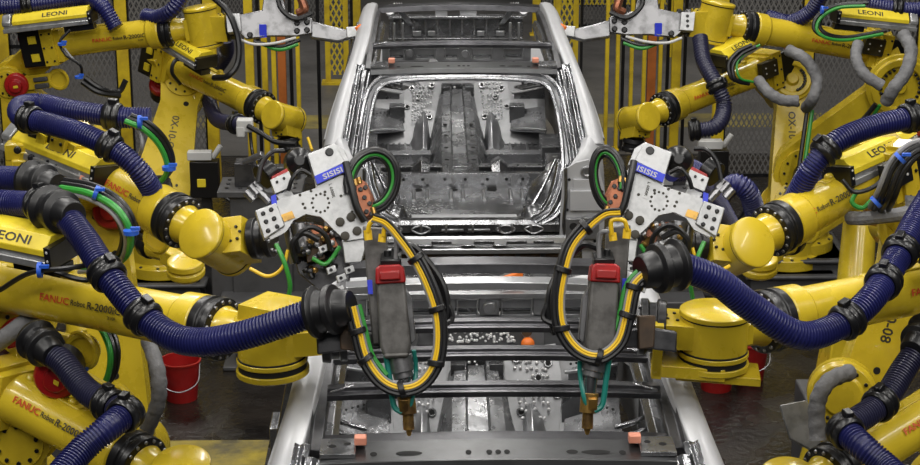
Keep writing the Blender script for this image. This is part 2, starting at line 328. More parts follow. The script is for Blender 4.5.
# ------------------------------------------------------------------ car bodies
def car(Y0, label, near):
    root = thing('car_body', (0, Y0, 0), label, 'car body', 'bare metal car bodies on the line')
    O = V((0, Y0, 0))
    def A(p): return V(p)+O
    def sect(path, ring, k=6, up=V((0, 0, 1)), outw=None, mirror=1):
        P = smooth_path(path, k); R = []
        for i, p in enumerate(P):
            t = (P[min(i+1, len(P)-1)]-P[max(i-1, 0)]).normalized()
            o = outw or V((mirror, 0, 0)); o = (o-t*o.dot(t)).normalized(); u = o.cross(t)
            if u.z < 0 or (abs(u.z) < .05 and u.y > 0): u = -u
            R.append([A(p)+o*a+u*b for a, b in ring])
        return R
    for s in (1, -1):
        m = MB().mat('rail')
        ring = [(-.05, -.004), (-.042, .008), (-.01, .014), (.025, .006), (.052, -.018), (.066, -.055), (.068, -.085), (.0, -.09), (-.05, -.05)]
        mp = lambda L: [(s*x, y, z) for x, y, z in L]
        # roof rail running down into the rear and front pillars
        m.loft(sect(mp([(.835, .15, 1.55), (.805, .26, 1.68), (.755, .42, 1.84), (.712, .58, 1.955), (.685, .8, 2.02), (.665, 1.2, 2.06), (.66, 1.7, 2.075), (.655, 2.1, 2.065), (.65, 2.4, 2.03), (.69, 2.8, 1.82), (.77, 3.3, 1.5)]), ring, mirror=s))
        # quarter window frame strip diverging outward
        r2 = [(-.016, 0), (0, .012), (.018, .0), (.024, -.04), (-.012, -.04)]
        m.loft(sect(mp([(.725, 1.0, 1.97), (.79, .62, 1.84), (.845, .40, 1.70), (.885, .26, 1.56)]), r2, mirror=s))
        m.mat('chrome').loft(sect(mp([(.665, .56, 1.985), (.69, .42, 1.88), (.722, .28, 1.72), (.757, .16, 1.54)]), [(-.03, 0), (-.01, .012), (.01, -.006), (.028, .008), (.03, -.04), (-.03, -.04)], mirror=s)).mat('rail')
        # rounded shoulder and quarter panel
        secs = []
        for y, ins, top in ((.03, .10, 1.46), (.06, .04, 1.54), (.14, .01, 1.60), (.3, 0, 1.63), (.6, 0, 1.58), (1.15, 0, 1.48)):
            secs.append([A((s*(xx-ins), y+.03, zz)) for xx, zz in ((.74, top-.10), (.76, top-.03), (.80, top), (.845, top-.015), (.885, top-.07), (.905, 1.36), (.915, 1.2), (.915, 1.0), (.89, .78), (.86, .76), (.84, 1.0), (.82, 1.22))])
        m.loft(secs)
        m.mat('sheet')
        for y in (1.2, 1.95): m.box(A((s*.86, y, 1.1)), (.08, .18, .75))       # pillars below the belt
        m.loft(sect(mp([(.86, 1.95, 1.4), (.80, 1.93, 1.7), (.72, 1.9, 2.0)]), [(-.02, 0), (.02, 0), (.02, -.1), (-.02, -.1)], outw=V((s, 0, 0))))
        m.mat('rail').box(A((s*.88, 2.1, .74)), (.1, 2.4, .14))
        m.loft([[A((s*(xx-i), y, zz)) for xx, zz in ((.62, 1.34), (.80, 1.38), (.9, 1.25), (.91, 1.0), (.88, .8), (.8, .8), (.8, 1.2))] for y, i in ((3.1, 0), (3.5, .01), (3.9, .05), (4.15, .12))])
        m.build('side_panel', root, .004)
        # glossy inner flange beside the roof opening
        m = MB().mat('darksteel')
        m.loft(sect(mp([(.628, .56, 1.97), (.622, .8, 2.01), (.61, 1.2, 2.04), (.605, 1.7, 2.05), (.60, 2.1, 2.04), (.60, 2.35, 2.01)]), [(-.03, -.03), (-.025, -.012), (.012, -.008), (.02, .015), (.026, -.03), (.02, -.09), (-.02, -.09)], mirror=s))
        m.mat('sheet').loft(sect(mp([(.575, .6, 1.92), (.57, 1.2, 1.97), (.56, 1.7, 1.98), (.555, 2.2, 1.95)]), [(-.02, -.03), (.0, 0), (.04, .0), (.05, -.1), (0, -.12)], mirror=s))
        m.build('rail_inner', root, .003)
        # polished inner rear pillar and lamp recess
        m = MB().mat('chrome')
        pts = [(.63, .50, 1.965), (.65, .40, 1.87), (.685, .26, 1.68), (.72, .14, 1.46), (.725, .08, 1.34)]
        m.loft(sect(mp(pts), [(-.055, -.012), (-.045, .006), (-.02, -.012), (.0, .0), (.02, -.008), (.035, .006), (.045, -.03), (-.05, -.05)], mirror=s))
        for j in range(7):
            q = V(pts[1]).lerp(V(pts[3]), j/6); m.dome(A((s*(q.x-.01), q.y-.012, q.z)), (0, -1, .5), .009, .008)
        m.build('rear_pillar_inner', root, .003)
        m = MB().mat('rail')
        m.slab([A((s*x, .01, z)) for x, z in ((.62, 1.42), (.70, 1.47), (.78, 1.49), (.85, 1.42), (.885, 1.30), (.89, 1.05), (.86, .90), (.60, .90))], V((0, 1, 0)), .02)
        m.mat('rail').box(A((s*.765, -.01, 1.23)), (.20, .04, .13)).box(A((s*.765, .0, 1.33)), (.16, .02, .07)); m.mat('bright').box(A((s*.69, -.01, 1.03)), (.10, .04, .16)).box(A((s*.80, -.015, 1.05)), (.10, .05, .14))
        m.lathe(A((s*.77, .01, 1.41)), (0, -1, 0), [(0, .042), (.016, .038), (.016, .022), (.006, .018)], 18)
        m.mat('hole').lathe(A((s*.69, -.028, 1.06)), (0, -1, 0), [(0, .026), (.004, .026)], 18).lathe(A((s*.80, -.04, 1.06)), (0, -1, 0), [(0, .014), (.004, .014)], 12)
        for xx, zz in ((.66, 1.36), (.65, 1.16), (.65, .95), (.85, 1.16), (.83, .95), (.75, .93), (.87, 1.28)): m.lathe(A((s*xx, .008, zz)), (0, -1, 0), [(0, .010), (.003, .010)], 10)
        m.mat('chrome').tube([A((s*.635, -.0, 1.44)), A((s*.64, -.005, 1.25)), A((s*.63, -.0, 1.05)), A((s*.66, .0, .92))], .012, 8, 6)
        m.build('lamp_recess', root, .004)
        # wheelhouse, strut tower, seat side pan
        m = MB().mat('sheet')
        m.lathe(A((s*.66, .60, .76)), (0, 0, 1), [(0, .26), (.28, .25), (.40, .21), (.48, .13), (.51, .03)], 28)
        m.mat('bright').lathe(A((s*.64, .62, 1.24)), (-s*.3, -.2, 1), [(0, .10), (.05, .085), (.06, .05), (.05, .03)], 20)
        m.mat('chrome').tube([A((s*.40, .20, 1.07)), A((s*.50, .30, 1.20)), A((s*.60, .42, 1.38))], .014, 8, 4).tube([A((s*.46, .16, 1.07)), A((s*.55, .24, 1.20)), A((s*.62, .36, 1.40))], .010, 8, 4).mat('dsheet').lathe(A((s*.46, .22, 1.05)), (0, 0, 1), [(0, .10), (.03, .09), (.06, .07), (.08, .03)], 20)
        m.build('wheelhouse', root, .004)
        # inner door/side wall seen through the opening
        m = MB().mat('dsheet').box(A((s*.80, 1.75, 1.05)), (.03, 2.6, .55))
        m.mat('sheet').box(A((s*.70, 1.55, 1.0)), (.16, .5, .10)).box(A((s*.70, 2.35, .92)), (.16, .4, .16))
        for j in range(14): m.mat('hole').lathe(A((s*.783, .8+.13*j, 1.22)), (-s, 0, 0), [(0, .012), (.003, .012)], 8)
        m.build('inner_side_wall', root, .004)
        # diagonal corner gusset at the tailgate opening
        m = MB().mat('chrome')
        m.loft(sect(mp([(.635, .16, 1.42), (.60, .08, 1.28), (.53, .03, 1.14), (.44, .01, 1.08)]), [(-.05, -.01), (-.035, .012), (-.012, -.006), (.01, .016), (.035, .0), (.04, -.04), (-.04, -.05)], mirror=s))
        m.build('corner_gusset', root, .003)
    # tailgate opening ring
    pth = [(-.44, .02, 1.10), (-.56, .04, 1.17), (-.625, .12, 1.34), (-.625, .22, 1.56), (-.585, .32, 1.79), (-.53, .365, 1.89), (-.40, .375, 1.925), (0, .38, 1.94)]
    pth = pth+[(-x, y, z) for x, y, z in pth[::-1][1:]]
    P = smooth_path(pth, 5); R = []
    cen = A((0, .25, 1.5))
    for i, p in enumerate(P):
        t = (P[min(i+1, len(P)-1)]-P[max(i-1, 0)]).normalized(); n = V((0, -.85, .5)); n = (n-t*n.dot(t)).normalized(); o = t.cross(n)
        if o.dot(A(p)-cen) < 0: o = -o
        R.append([A(p)+o*a+n*b for a, b in ((-.012, -.03), (-.012, .004), (.004, .008), (.012, -.012), (.035, -.012), (.045, .006), (.06, .004), (.06, -.04), (.01, -.05))])
    MB().mat('chrome').loft(R).build('tailgate_frame', root, .002)
    # rear header with holes, copper pads
    def beam(y, z, half, arch, prof, m, name, holes=(), hm='hole', bow_y=0):
        b = MB().mat(m); R = []
        for i in range(17):
            u = -1+i/8; x = u*half
            R.append([A((x, y+a+bow_y*(1-u*u), z+arch*(1-u*u)+c)) for a, c in prof])
        b.loft(R); b.mat(hm)
        for hx, rx in holes: b.add([A((hx+math.cos(q*math.pi/8)*rx, y+prof[1][0]+(prof[2][0]-prof[1][0])*.35+math.sin(q*math.pi/8)*.018, z+arch*(1-(hx/half)**2)+prof[1][1]+.0025)) for q in range(16)], [tuple(range(16))])
        return b.build(name, root, .002)
    hp = [(-.135, -.03), (-.125, .0), (.035, .004), (.045, -.03)]
    beam(.52, 1.985, .60, .012, hp, 'header', 'rear_header', [(-.30, .045), (.33, .05), (.25, .02), (-.1, .01), (.0, .01), (.03, .01), (-.03, .01), (-.42, .012), (.42, .012)])
    beam(.62, 1.968, .60, .012, [(-.055, -.03), (-.055, .0), (.05, 0), (.05, -.03)], 'bow', 'header_flange')
    bp = [(-.045, -.03), (-.045, -.008), (-.022, -.004), (-.018, .010), (.018, .010), (.022, -.004), (.045, -.008), (.045, -.03)]
    beam(.88, 2.055, .595, .012, bp, 'bow', 'roof_bow')
    if near:
        beam(1.24, 2.05, .59, .014, bp, 'bow', 'roof_bow'); beam(1.54, 2.05, .585, .014, bp, 'bow', 'roof_bow')
        beam(2.08, 2.03, .58, .02, [(-.04, -.03), (-.035, .0), (.035, .004), (.045, -.04)], 'bright', 'roof_bow')
    beam(2.34, 2.03, .60, .02, [(-.06, -.04), (-.05, .0), (.04, .004), (.07, -.05)], 'bow', 'front_header')
    for s in (1, -1):
        for y in (.88,)+((1.24, 1.54) if near else ()): MB().mat('sheet').slab([A((s*.585, y-.03, 2.045)), A((s*.50, y-.012, 2.062)), A((s*.50, y+.012, 2.062)), A((s*.585, y+.035, 2.045))], V((0, 0, 1)), .012).build('bow_bracket', root, .003)
    for s in (1, -1):
        MB().mat('sheet').box(A((s*.54, .49, 1.998)), (.12, .13, .016)).mat('hole').lathe(A((s*.56, .49, 2.005)), (0, 0, 1), [(0, .014), (.002, .014)], 12).lathe(A((s*.51, .51, 2.005)), (0, 0, 1), [(0, .012), (.002, .012)], 12).build('corner_bracket', root, .003)
        MB().mat('pink').box(A((s*.465, .50, 2.025)), (.042, .035, .03)).box(A((s*.465, .53, 2.01)), (.03, .03, .02)).build('copper_pad', root, .004)
        # upper quarter brace with pressed triangle, seen beneath the bows
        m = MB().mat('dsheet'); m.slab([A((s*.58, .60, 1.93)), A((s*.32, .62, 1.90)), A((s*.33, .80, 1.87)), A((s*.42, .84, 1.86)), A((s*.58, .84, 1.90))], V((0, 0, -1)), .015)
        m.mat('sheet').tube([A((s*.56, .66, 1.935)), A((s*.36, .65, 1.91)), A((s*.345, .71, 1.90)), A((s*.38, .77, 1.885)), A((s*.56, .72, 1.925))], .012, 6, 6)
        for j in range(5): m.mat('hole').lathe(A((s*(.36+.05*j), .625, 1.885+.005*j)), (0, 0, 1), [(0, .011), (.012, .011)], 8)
        m.build('quarter_brace', root, .003)
        # ribbed shelf plate further forward
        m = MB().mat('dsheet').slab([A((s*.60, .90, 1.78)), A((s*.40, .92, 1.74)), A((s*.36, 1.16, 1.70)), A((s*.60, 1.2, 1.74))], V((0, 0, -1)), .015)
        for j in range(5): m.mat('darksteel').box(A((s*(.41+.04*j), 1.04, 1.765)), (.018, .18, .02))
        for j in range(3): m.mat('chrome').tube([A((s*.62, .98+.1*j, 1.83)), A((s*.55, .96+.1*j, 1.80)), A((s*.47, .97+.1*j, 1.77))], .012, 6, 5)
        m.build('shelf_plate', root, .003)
    # floor, tunnel, cross members
    m = MB().mat('sheet').box(A((0, 2.1, .78)), (1.5, 2.4, .03)).mat('dsheet').box(A((0, .93, .92)), (1.3, .04, .34))
    zt_ = ((.97, .98, .9), (1.6, 1.0, 1), (2.4, 1.03, 1.0), (3.0, 1.10, .95), (3.3, 1.2, .8))
    m.loft([[A((x*k, y, z)) for x, z in ((-.24, .79), (-.17, zt-.06), (-.13, zt), (-.06, zt+.005), (-.05, zt-.02), (.05, zt-.02), (.06, zt+.005), (.13, zt), (.17, zt-.06), (.24, .79))] for y, zt, k in zt_])
    m.mat('sheet')
    for y, z in ((1.7, .86), (2.35, .85)): m.box(A((-.46, y, z)), (.5, .12, .12)).box(A((.46, y, z)), (.5, .12, .12))
    for s in (1, -1):
        for j in range(9): m.mat('bright' if j % 3 == 0 else 'sheet').box(A((s*(.28+.045*j), 2.85, .80)), (.016, .34, .02))
    for j in range(60): m.mat('hole').lathe(A((random.uniform(-.65, .65), random.uniform(1.9, 3.0), .797)), (0, 0, 1), [(0, .012), (.003, .012)], 8)
    for j in range(5):
        for s in (1, -1): m.mat('hole').lathe(A((s*.10, 1.7+.3*j, 1.025+.012*j)), (0, 0, 1), [(0, .016), (.006, .016)], 8)
    m.mat('dsheet').box(A((0, 1.72, .90)), (1.3, .11, .16)).mat('sheet').box(A((0, 1.66, .985)), (1.3, .02, .012))
    for j in range(16): m.mat('hole').lathe(A((-.58+.077*j, 1.70+.02*(j % 2), .98)), (0, 0, 1), [(0, .012), (.004, .012)], 8)
    m.build('floor_panel', root, .006)
    # raised luggage floor with pressed ribs
    m = MB().mat('sheet').box(A((0, .50, 1.045)), (1.2, .82, .02)).box(A((0, .89, 1.10)), (1.26, .05, .12))
    m.mat('dsheet').box(A((0, .955, 1.085)), (1.26, .08, .02))
    for x in (-.50, -.44, -.33, -.24, -.08, .0, .14, .32, .40, .45): m.mat('bright').tube([A((x, .56, 1.06)), A((x, .70, 1.068)), A((x, .80, 1.06))], .013, 8, 4)
    for x, y, r in ((-.30, .83, .028), (-.06, .83, .028), (.2, .83, .035), (-.42, .42, .03), (.42, .42, .03)): m.mat('hole').lathe(A((x, y, 1.056)), (0, 0, 1), [(0, r), (.003, r)], 16)
    for x in (-.52, -.4, -.27, -.12, .02, .17, .3, .41, .53): m.mat('hole').lathe(A((x, .864, 1.12)), (0, -1, 0), [(0, .011), (.003, .011)], 8)
    m.mat('rail').loft([[A((x, y, z)) for y, z in ((.06, 1.058), (.12, 1.07), (.22, 1.062), (.26, 1.056), (.26, 1.05), (.06, 1.05))] for x in (-.34, -.2, .2, .34)])
    m.build('luggage_floor', root, .005)
    for s in (1, -1):
        m = MB().mat('chrome'); m.loft([[A((s*x, y, z)) for x, z in ((.20, .80), (.22, zt), (.28, zt+.03), (.36, zt-.04), (.44, .80))] for y, zt in ((1.35, .90), (1.6, 1.02), (1.8, 1.0), (2.0, .86))]); m.build('seat_pan', root, .004)
        m = MB().mat('bright'); m.loft([[A((s*x, y, z)) for x, z in ((.21, .80), (.24, zt), (.27, zt+.02), (.32, zt-.03), (.38, .80))] for y, zt in ((2.75, .82), (2.95, .93), (3.1, .99), (3.2, 1.0))]); m.build('toe_ramp', root, .004)
    # firewall and toe boards with studs
    m = MB().mat('toe').box(A((0, 3.40, 1.205)), (1.42, .02, .35))
    m.loft([[A((x, y, z)) for y, z in ((3.39, 1.24), (3.36, 1.16), (3.12, .90), (3.0, .80), (3.02, .78), (3.16, .88), (3.40, 1.14))] for x in (-.71, -.25, .25, .71)])
    def studs(x0, x1, z0, z1, k, y=3.385, n=V((0, -1, .3)), r=.0085):
        for _ in range(k): m.dome(A((random.uniform(x0, x1), y, random.uniform(z0, z1))), n, r*random.uniform(.7, 1.2), r*.9, 7)
    for s in (1, -1):
        pts = [(s*.14, 3.385, 1.22), (s*.40, 3.385, 1.26), (s*.43, 3.28, 1.10), (s*.40, 3.08, .84), (s*.20, 3.04, .82), (s*.15, 3.22, 1.0)]
        m.mat('toe').slab([A(p) for p in (pts[0], pts[1], pts[2], pts[5])], V((0, -.5, .3)).normalized(), .006).slab([A(p) for p in (pts[5], pts[2], pts[3], pts[4])], V((0, -.7, .7)).normalized(), .006)
        for jj in range(70):
            u = (jj//7)/10+random.uniform(-.02, .02); a = V((s*(.19+.027*(jj % 7)+random.uniform(-.008, .008)), 3.375, 1.20)).lerp(V((s*(.23+.021*(jj % 7)), 3.13, .93)), max(0, u))
            if random.random() < .75: m.mat('stud').dome(A((a.x, a.y-.022, a.z+.012)), (0, -.8, .6), .0105, .012, 7)
        for xx, zz in ((.36, 1.18), (.20, 1.2), (.40, 1.05), (.22, .98), (.31, 1.12)):
            yy = 3.385-(1.24-zz)*.72; m.mat('sheet').lathe(A((s*xx, yy-.02, zz)), (0, -.85, .5), [(0, .024), (.010, .022)], 12).mat('hole').lathe(A((s*xx, yy-.03, zz+.006)), (0, -.85, .5), [(0, .014), (.004, .014)], 10)
        # side pockets, shelves with rows of holes
        m.mat('dsheet').slab([A((s*.46, 3.30, 1.14)), A((s*.70, 3.30, 1.20)), A((s*.70, 3.30, .98)), A((s*.46, 3.30, 1.02))], V((0, 1, 0)), .05)
        m.mat('sheet').slab([A((s*.45, 3.26, 1.01)), A((s*.70, 3.2, 1.06)), A((s*.70, 2.9, .92)), A((s*.42, 3.05, .90))], V((0, .3, -1)).normalized(), .01)
        m.mat('bright').tube([A((s*.44, 3.26, 1.155)), A((s*.56, 3.25, 1.175)), A((s*.70, 3.22, 1.215))], .010, 6, 4).tube([A((s*.42, 3.05, .905)), A((s*.55, 2.98, .93)), A((s*.70, 2.9, .935))], .010, 6, 4)
        for j in range(8): m.mat('hole').lathe(A((s*(.47+.028*j), 3.285, 1.19+.005*j)), (0, -1, .2), [(0, .007), (.004, .007)], 6).lathe(A((s*(.47+.028*j), 3.24-.02*j, 1.02)), (0, -.4, 1), [(0, .007), (.006, .007)], 6)
    m.mat('bright').lathe(A((-.36, 3.375, 1.30)), (0, -.8, .5), [(0, .075), (.04, .065), (.05, .055), (.05, .035)], 24).mat('hole').lathe(A((-.36, 3.333, 1.322)), (0, -.8, .5), [(0, .032), (.005, .032)], 16)
    m.mat('bright').slab([A((.20, 3.38, 1.375)), A((.34, 3.38, 1.375)), A((.34, 3.38, 1.16)), A((.27, 3.38, 1.24))], V((0, -1, 0)), .012).mat('brown').lathe(A((.255, 3.366, 1.33)), (0, -1, 0), [(0, .026), (.004, .026)], 14)
    m.mat('bright').lathe(A((-.19, 3.38, 1.36)), (0, -1, .2), [(0, .05), (.02, .045)], 16).mat('hole').lathe(A((-.19, 3.36, 1.364)), (0, -1, .2), [(0, .025), (.004, .025)], 14)
    m.mat('gloss').box(A((.46, 3.385, 1.33)), (.012, .012, .11)).box(A((.50, 3.385, 1.275)), (.08, .012, .012)).box(A((.56, 3.385, 1.34)), (.06, .012, .012))
    m.mat('stud'); studs(-.13, .20, 1.27, 1.365, 110); studs(-.10, .10, 1.10, 1.20, 34, 3.33)
    m.mat('dsheet').box(A((0, 3.36, 1.15)), (.24, .04, .12)).box(A((-.09, 3.28, 1.16)), (.07, .10, .10)).box(A((.10, 3.28, 1.16)), (.07, .10, .10)).mat('chrome').box(A((-.04, 3.38, 1.25)), (.5, .03, .012))
    for xx, zz in ((-.02, 1.34), (.0, 1.18), (-.4, 1.22), (.42, 1.22), (.38, 1.33)): m.mat('hole').lathe(A((xx, 3.388, zz)), (0, -1, 0), [(0, .015), (.004, .015)], 12)
    m.build('firewall', root, .003)
    if near: MB().mat('orange').dome(A((.26, 3.36, 1.27)), (0, -.8, .6), .034, .03, 16).build('orange_plug', root); MB().mat('orange').slab([A((.12, 3.5, 1.56)), A((.24, 3.5, 1.60)), A((.24, 3.5, 1.55))], V((0, 1, 0)), .03).build('orange_wedge', root)
    # cowl plate with rectangular openings
    m = MB().mat('bright').box(A((0, 3.47, 1.45)), (1.2, .03, .05)).box(A((0, 3.43, 1.505)), (1.2, .05, .025)).box(A((0, 3.45, 1.39)), (1.2, .05, .02))
    for x, wd in ((-.57, .06), (-.38, .07), (-.135, .07), (.07, .10), (.335, .09), (.57, .06)): m.mat('bright').box(A((x, 3.45, 1.45)), (wd, .05, .12))
    for x0, x1 in ((-.54, -.425), (-.335, -.18), (-.09, .01), (.13, .28), (.39, .53)):
        m.mat('dsheet').box(A(((x0+x1)/2, 3.49, 1.45)), (x1-x0, .02, .11)); m.mat('bright').tube([A((x0, 3.42, 1.40)), A((x0, 3.42, 1.485)), A((x1, 3.42, 1.485)), A((x1, 3.42, 1.40))], .006, 6, smooth=False)
    m.mat('bright').lathe(A((.07, 3.42, 1.44)), (0, -1, 0), [(0, .035), (.02, .03)], 16).lathe(A((-.38, 3.42, 1.45)), (0, -1, 0), [(0, .035), (.02, .03)], 16)
    m.build('cowl_panel', root, .006)
    if not near:
        m = MB().mat('dsheet').box(A((0, 3.75, 1.60)), (1.1, .04, .16)).box(A((0, 3.68, 1.52)), (1.1, .14, .02)); m.mat('sheet').box(A((0, 3.70, 1.69)), (1.1, .1, .02))
        for j in range(10): m.mat('sheet').box(A((-.45+.1*j, 3.72, 1.60)), (.02, .02, .14))
        for x, wd in ((-.32, .07), (-.2, .06), (.2, .06), (.36, .07)): m.mat('bright').box(A((x, 3.66, 1.56)), (wd, .03, .04))
        for x, wd in ((-.12, .10), (.10, .14)): m.mat('bright').box(A((x, 3.74, 1.74)), (wd, .03, .09))
        for s in (1, -1):
            for k in range(4): m.mat('bright').tube([A((s*(.38-.01*k), 3.70, 1.62)), A((s*(.46-.015*k), 3.60, 1.74)), A((s*(.50-.02*k), 3.5, 1.84))], .008, 6, 4)
            m.mat('bright').lathe(A((s*.53, 3.3, 1.82)), (0, -1, .3), [(0, .05), (.02, .04), (.02, .02)], 16).box(A((s*.50, 3.40, 1.62)), (.02, .02, .16)).box(A((s*.43, 3.40, 1.62)), (.02, .02, .16))
        m.build('dash_structure', root, .005)
    # engine bay front
    m = MB().mat('dsheet')
    for s in (1, -1): m.box(A((s*.48, 3.7, 1.0)), (.12, 1.1, .14)).box(A((s*.7, 3.75, 1.28)), (.06, .9, .06)).lathe(A((s*.58, 3.65, 1.05)), (0, 0, 1), [(0, .15), (.22, .12), (.25, .05)], 20)
    m.mat('darksteel').box(A((0, 4.2, 1.22)), (1.36, .07, .07)).box(A((0, 4.22, .85)), (1.2, .06, .1))
    for s in (-.6, 0, .6): m.box(A((s, 4.22, 1.03)), (.06, .05, .4))
    m.build('front_structure', root, .004)
    # rear sill, rear panel and bumper beam
    m = MB().mat('dsheet')
    m.loft([[A((x, y, z)) for y, z in ((.14, 1.06), (.10, 1.085), (.02, 1.09), (-.01, 1.07), (-.01, 1.02), (.03, 1.0), (.03, .93), (.1, .93))] for x in (-.60, -.45, 0, .45, .60)])
    for x in (-.42, -.28, -.12, .05, .22, .3, .42): m.mat('sheet').tube([A((x, -.012, 1.075)), A((x, -.016, 1.05)), A((x, -.010, 1.02))], .011, 6, 3)
    for x, r in ((-.34, .03), (-.06, .03), (.18, .035), (.36, .02)): m.mat('hole').add([A((x+math.cos(q*math.pi/8)*r, .045+math.sin(q*math.pi/8)*.014, 1.0925)) for q in range(16)], [tuple(range(16))])
    for x0, x1 in ((-.52, -.40), (-.34, -.22), (.20, .32), (.38, .50)): m.mat('bright').tube([A((x0, -.014, 1.04)), A(((x0+x1)/2, -.016, 1.065)), A((x1, -.014, 1.04)), A(((x0+x1)/2, -.016, 1.012))], .006, 6, 4, closed=True)
    m.mat('bright').box(A((-.08, -.014, 1.035)), (.14, .012, .012)).box(A((.09, -.014, 1.035)), (.14, .012, .012))
    m.build('rear_sill', root, .005)
    m = MB().mat('bright').loft([[A((x, y-.02*(1-(x/.8)**2), z)) for y, z in ((.0, 1.0), (-.02, .985), (-.03, .95), (-.015, .935), (-.04, .92), (-.04, .89), (.0, .875))] for x in [-.66+.11*i for i in range(13)]])
    for x in (-.45, -.15, .12, .33, .5): m.mat('dsheet').box(A((x, -.052, .965)), (.13, .012, .02))
    for x in (-.25, .02, .22): m.mat('chrome').box(A((x, -.055, .945)), (.09, .02, .012))
    m.build('bumper_beam', root, .004)
    m = MB().mat('brown').box(A((0, .05, .82)), (1.24, .04, .12)); m.mat('chrome')
    for z in (.85, .815): m.box(A((-.08, .025, z)), (.30, .012, .009))
    for x in (-.55, -.36, .2, .34, .5): m.mat('darksteel').box(A((x, .02, .82)), (.03, .03, .12))
    m.build('lower_rear_panel', root, .003)
    return root
car(11.3, 'silver bare car body at the back, its open tailgate facing the viewer', False)
car(5.3, 'silver bare car body in front, seen from above through its roofless bows', True)

# skids carrying the bodies
def skid(Y0, label):
    t = thing('body_carrier', (0, Y0, 0), label, 'carrier', 'carriers under the car bodies')
    for s in (1, -1):
        MB().mat('darksteel').box((s*.52, Y0+2.1, .33), (.12, 4.9, .14)).build('runner', t, .008)
        for y in (.35, 1.5, 2.7, 3.8): MB().mat('grey').box((s*.52, Y0+y, .54), (.09, .09, .28)).lathe((s*.52, Y0+y, .66), (0, 0, 1), [(0, .03), (.06, .03), (.08, .01)], 12).build('support_pin', t, .004)
        for y in (.2, 2.1, 4.0): MB().mat('grey').box((s*.52, Y0+y, .13), (.2, .3, .26)).build('pedestal', t, .008)
    for y in (-.2, 1.3, 2.9, 4.4): MB().mat('darksteel').box((0, Y0+y, .33), (.96, .1, .1)).build('cross_member', t, .006)
skid(11.3, 'dark steel carrier under the rear car body'); skid(5.3, 'dark steel carrier under the front car body')
# lift beams between the two bodies
def lift_beam(y, z, wd, hgt, m, label):
    t = thing('cross_beam', (0, y, 0), label, 'beam')
    MB().mat(m).box((0, y, z), (1.5, wd, hgt)).build('beam', t, .012)
    for s in (1, -1): MB().mat('grey').box((s*.69, y, z/2-hgt/4), (.1, .1, z-hgt/2)).box((s*.69, y, .01), (.2, .2, .02)).build('upright', t, .005)
    return t
lift_beam(10.35, 1.02, .14, .07, 'dsheet', 'dark steel beam spanning the gap just behind the front car roof')
lift_beam(10.75, .62, .12, .08, 'brown', 'brown steel beam low in the gap between the two car bodies')

# ------------------------------------------------------------------ robots
def hose(parent, pts, r=.052, pitch=.0125, m='navy', clamps=(), cr=1.65, name='corrugated_hose', k=None):
    P = smooth_path(pts, 24); L = [0]
    for i in range(1, len(P)): L.append(L[-1]+(P[i]-P[i-1]).length)
    tot = L[-1]; n = int(tot/pitch)*4; Q = []; j = 0
    for i in range(n+1):
        s = tot*i/n
        while j < len(L)-2 and L[j+1] < s: j += 1
        f = (s-L[j])/max(1e-6, L[j+1]-L[j]); Q.append(P[j].lerp(P[j+1], f))
    o = MB().mat(m).tube(Q, r, 18, smooth=False, rf=lambda i: r*(1.0, 1.0, .86, .86)[i % 4]).build(name, parent, angle=60)
    for c in clamps:
        i = min(n-1, max(1, int(c*n))); d = (Q[min(n, i+2)]-Q[i-2 if i > 1 else 0]).normalized()
        q = MB().mat('black').lathe(Q[i]-d*.035, d, [(0, r*1.03), (-.004, r*1.12), (.004, r*1.28), (.02, r*1.36), (.028, r*1.2), (.042, r*1.2), (.05, r*1.36), (.066, r*1.28), (.074, r*1.12), (.07, r*1.03)], 26)
        u = frame(d)[1]; q.box(Q[i]+u*r*1.3, (.04, .035, .03), frame(d)); q.build('hose_clamp', o, .003)
    return o
def cables(parent, paths, name='cable', ties=()):
    for m, r, pts in paths:
        MB().mat(m).tube(pts, r, 8, 10).build(name, parent)
    for p, d in ties:
        MB().mat('blue').lathe(V(p)-V(d).normalized()*.008, d, [(0, .03), (.016, .03)], 12).box(V(p)+V((.02, -.02, .02)), (.035, .012, .012)).build('cable_tie', parent)
def cup(parent, a, b, r=.085, name='hose_cup'):
    a, b = V(a), V(b); L = (b-a).length
    MB().mat('rubber').lathe(a, b-a, [(0, r*.6), (0, r*1.0), (L*.12, r*1.08), (L*.2, r*.85), (L*.4, r*.8), (L*.45, r), (L*.6, r*1.0), (L*.66, r*.75), (L*.9, r*.7), (L, r*.62)], 26).build(name, parent, .002)

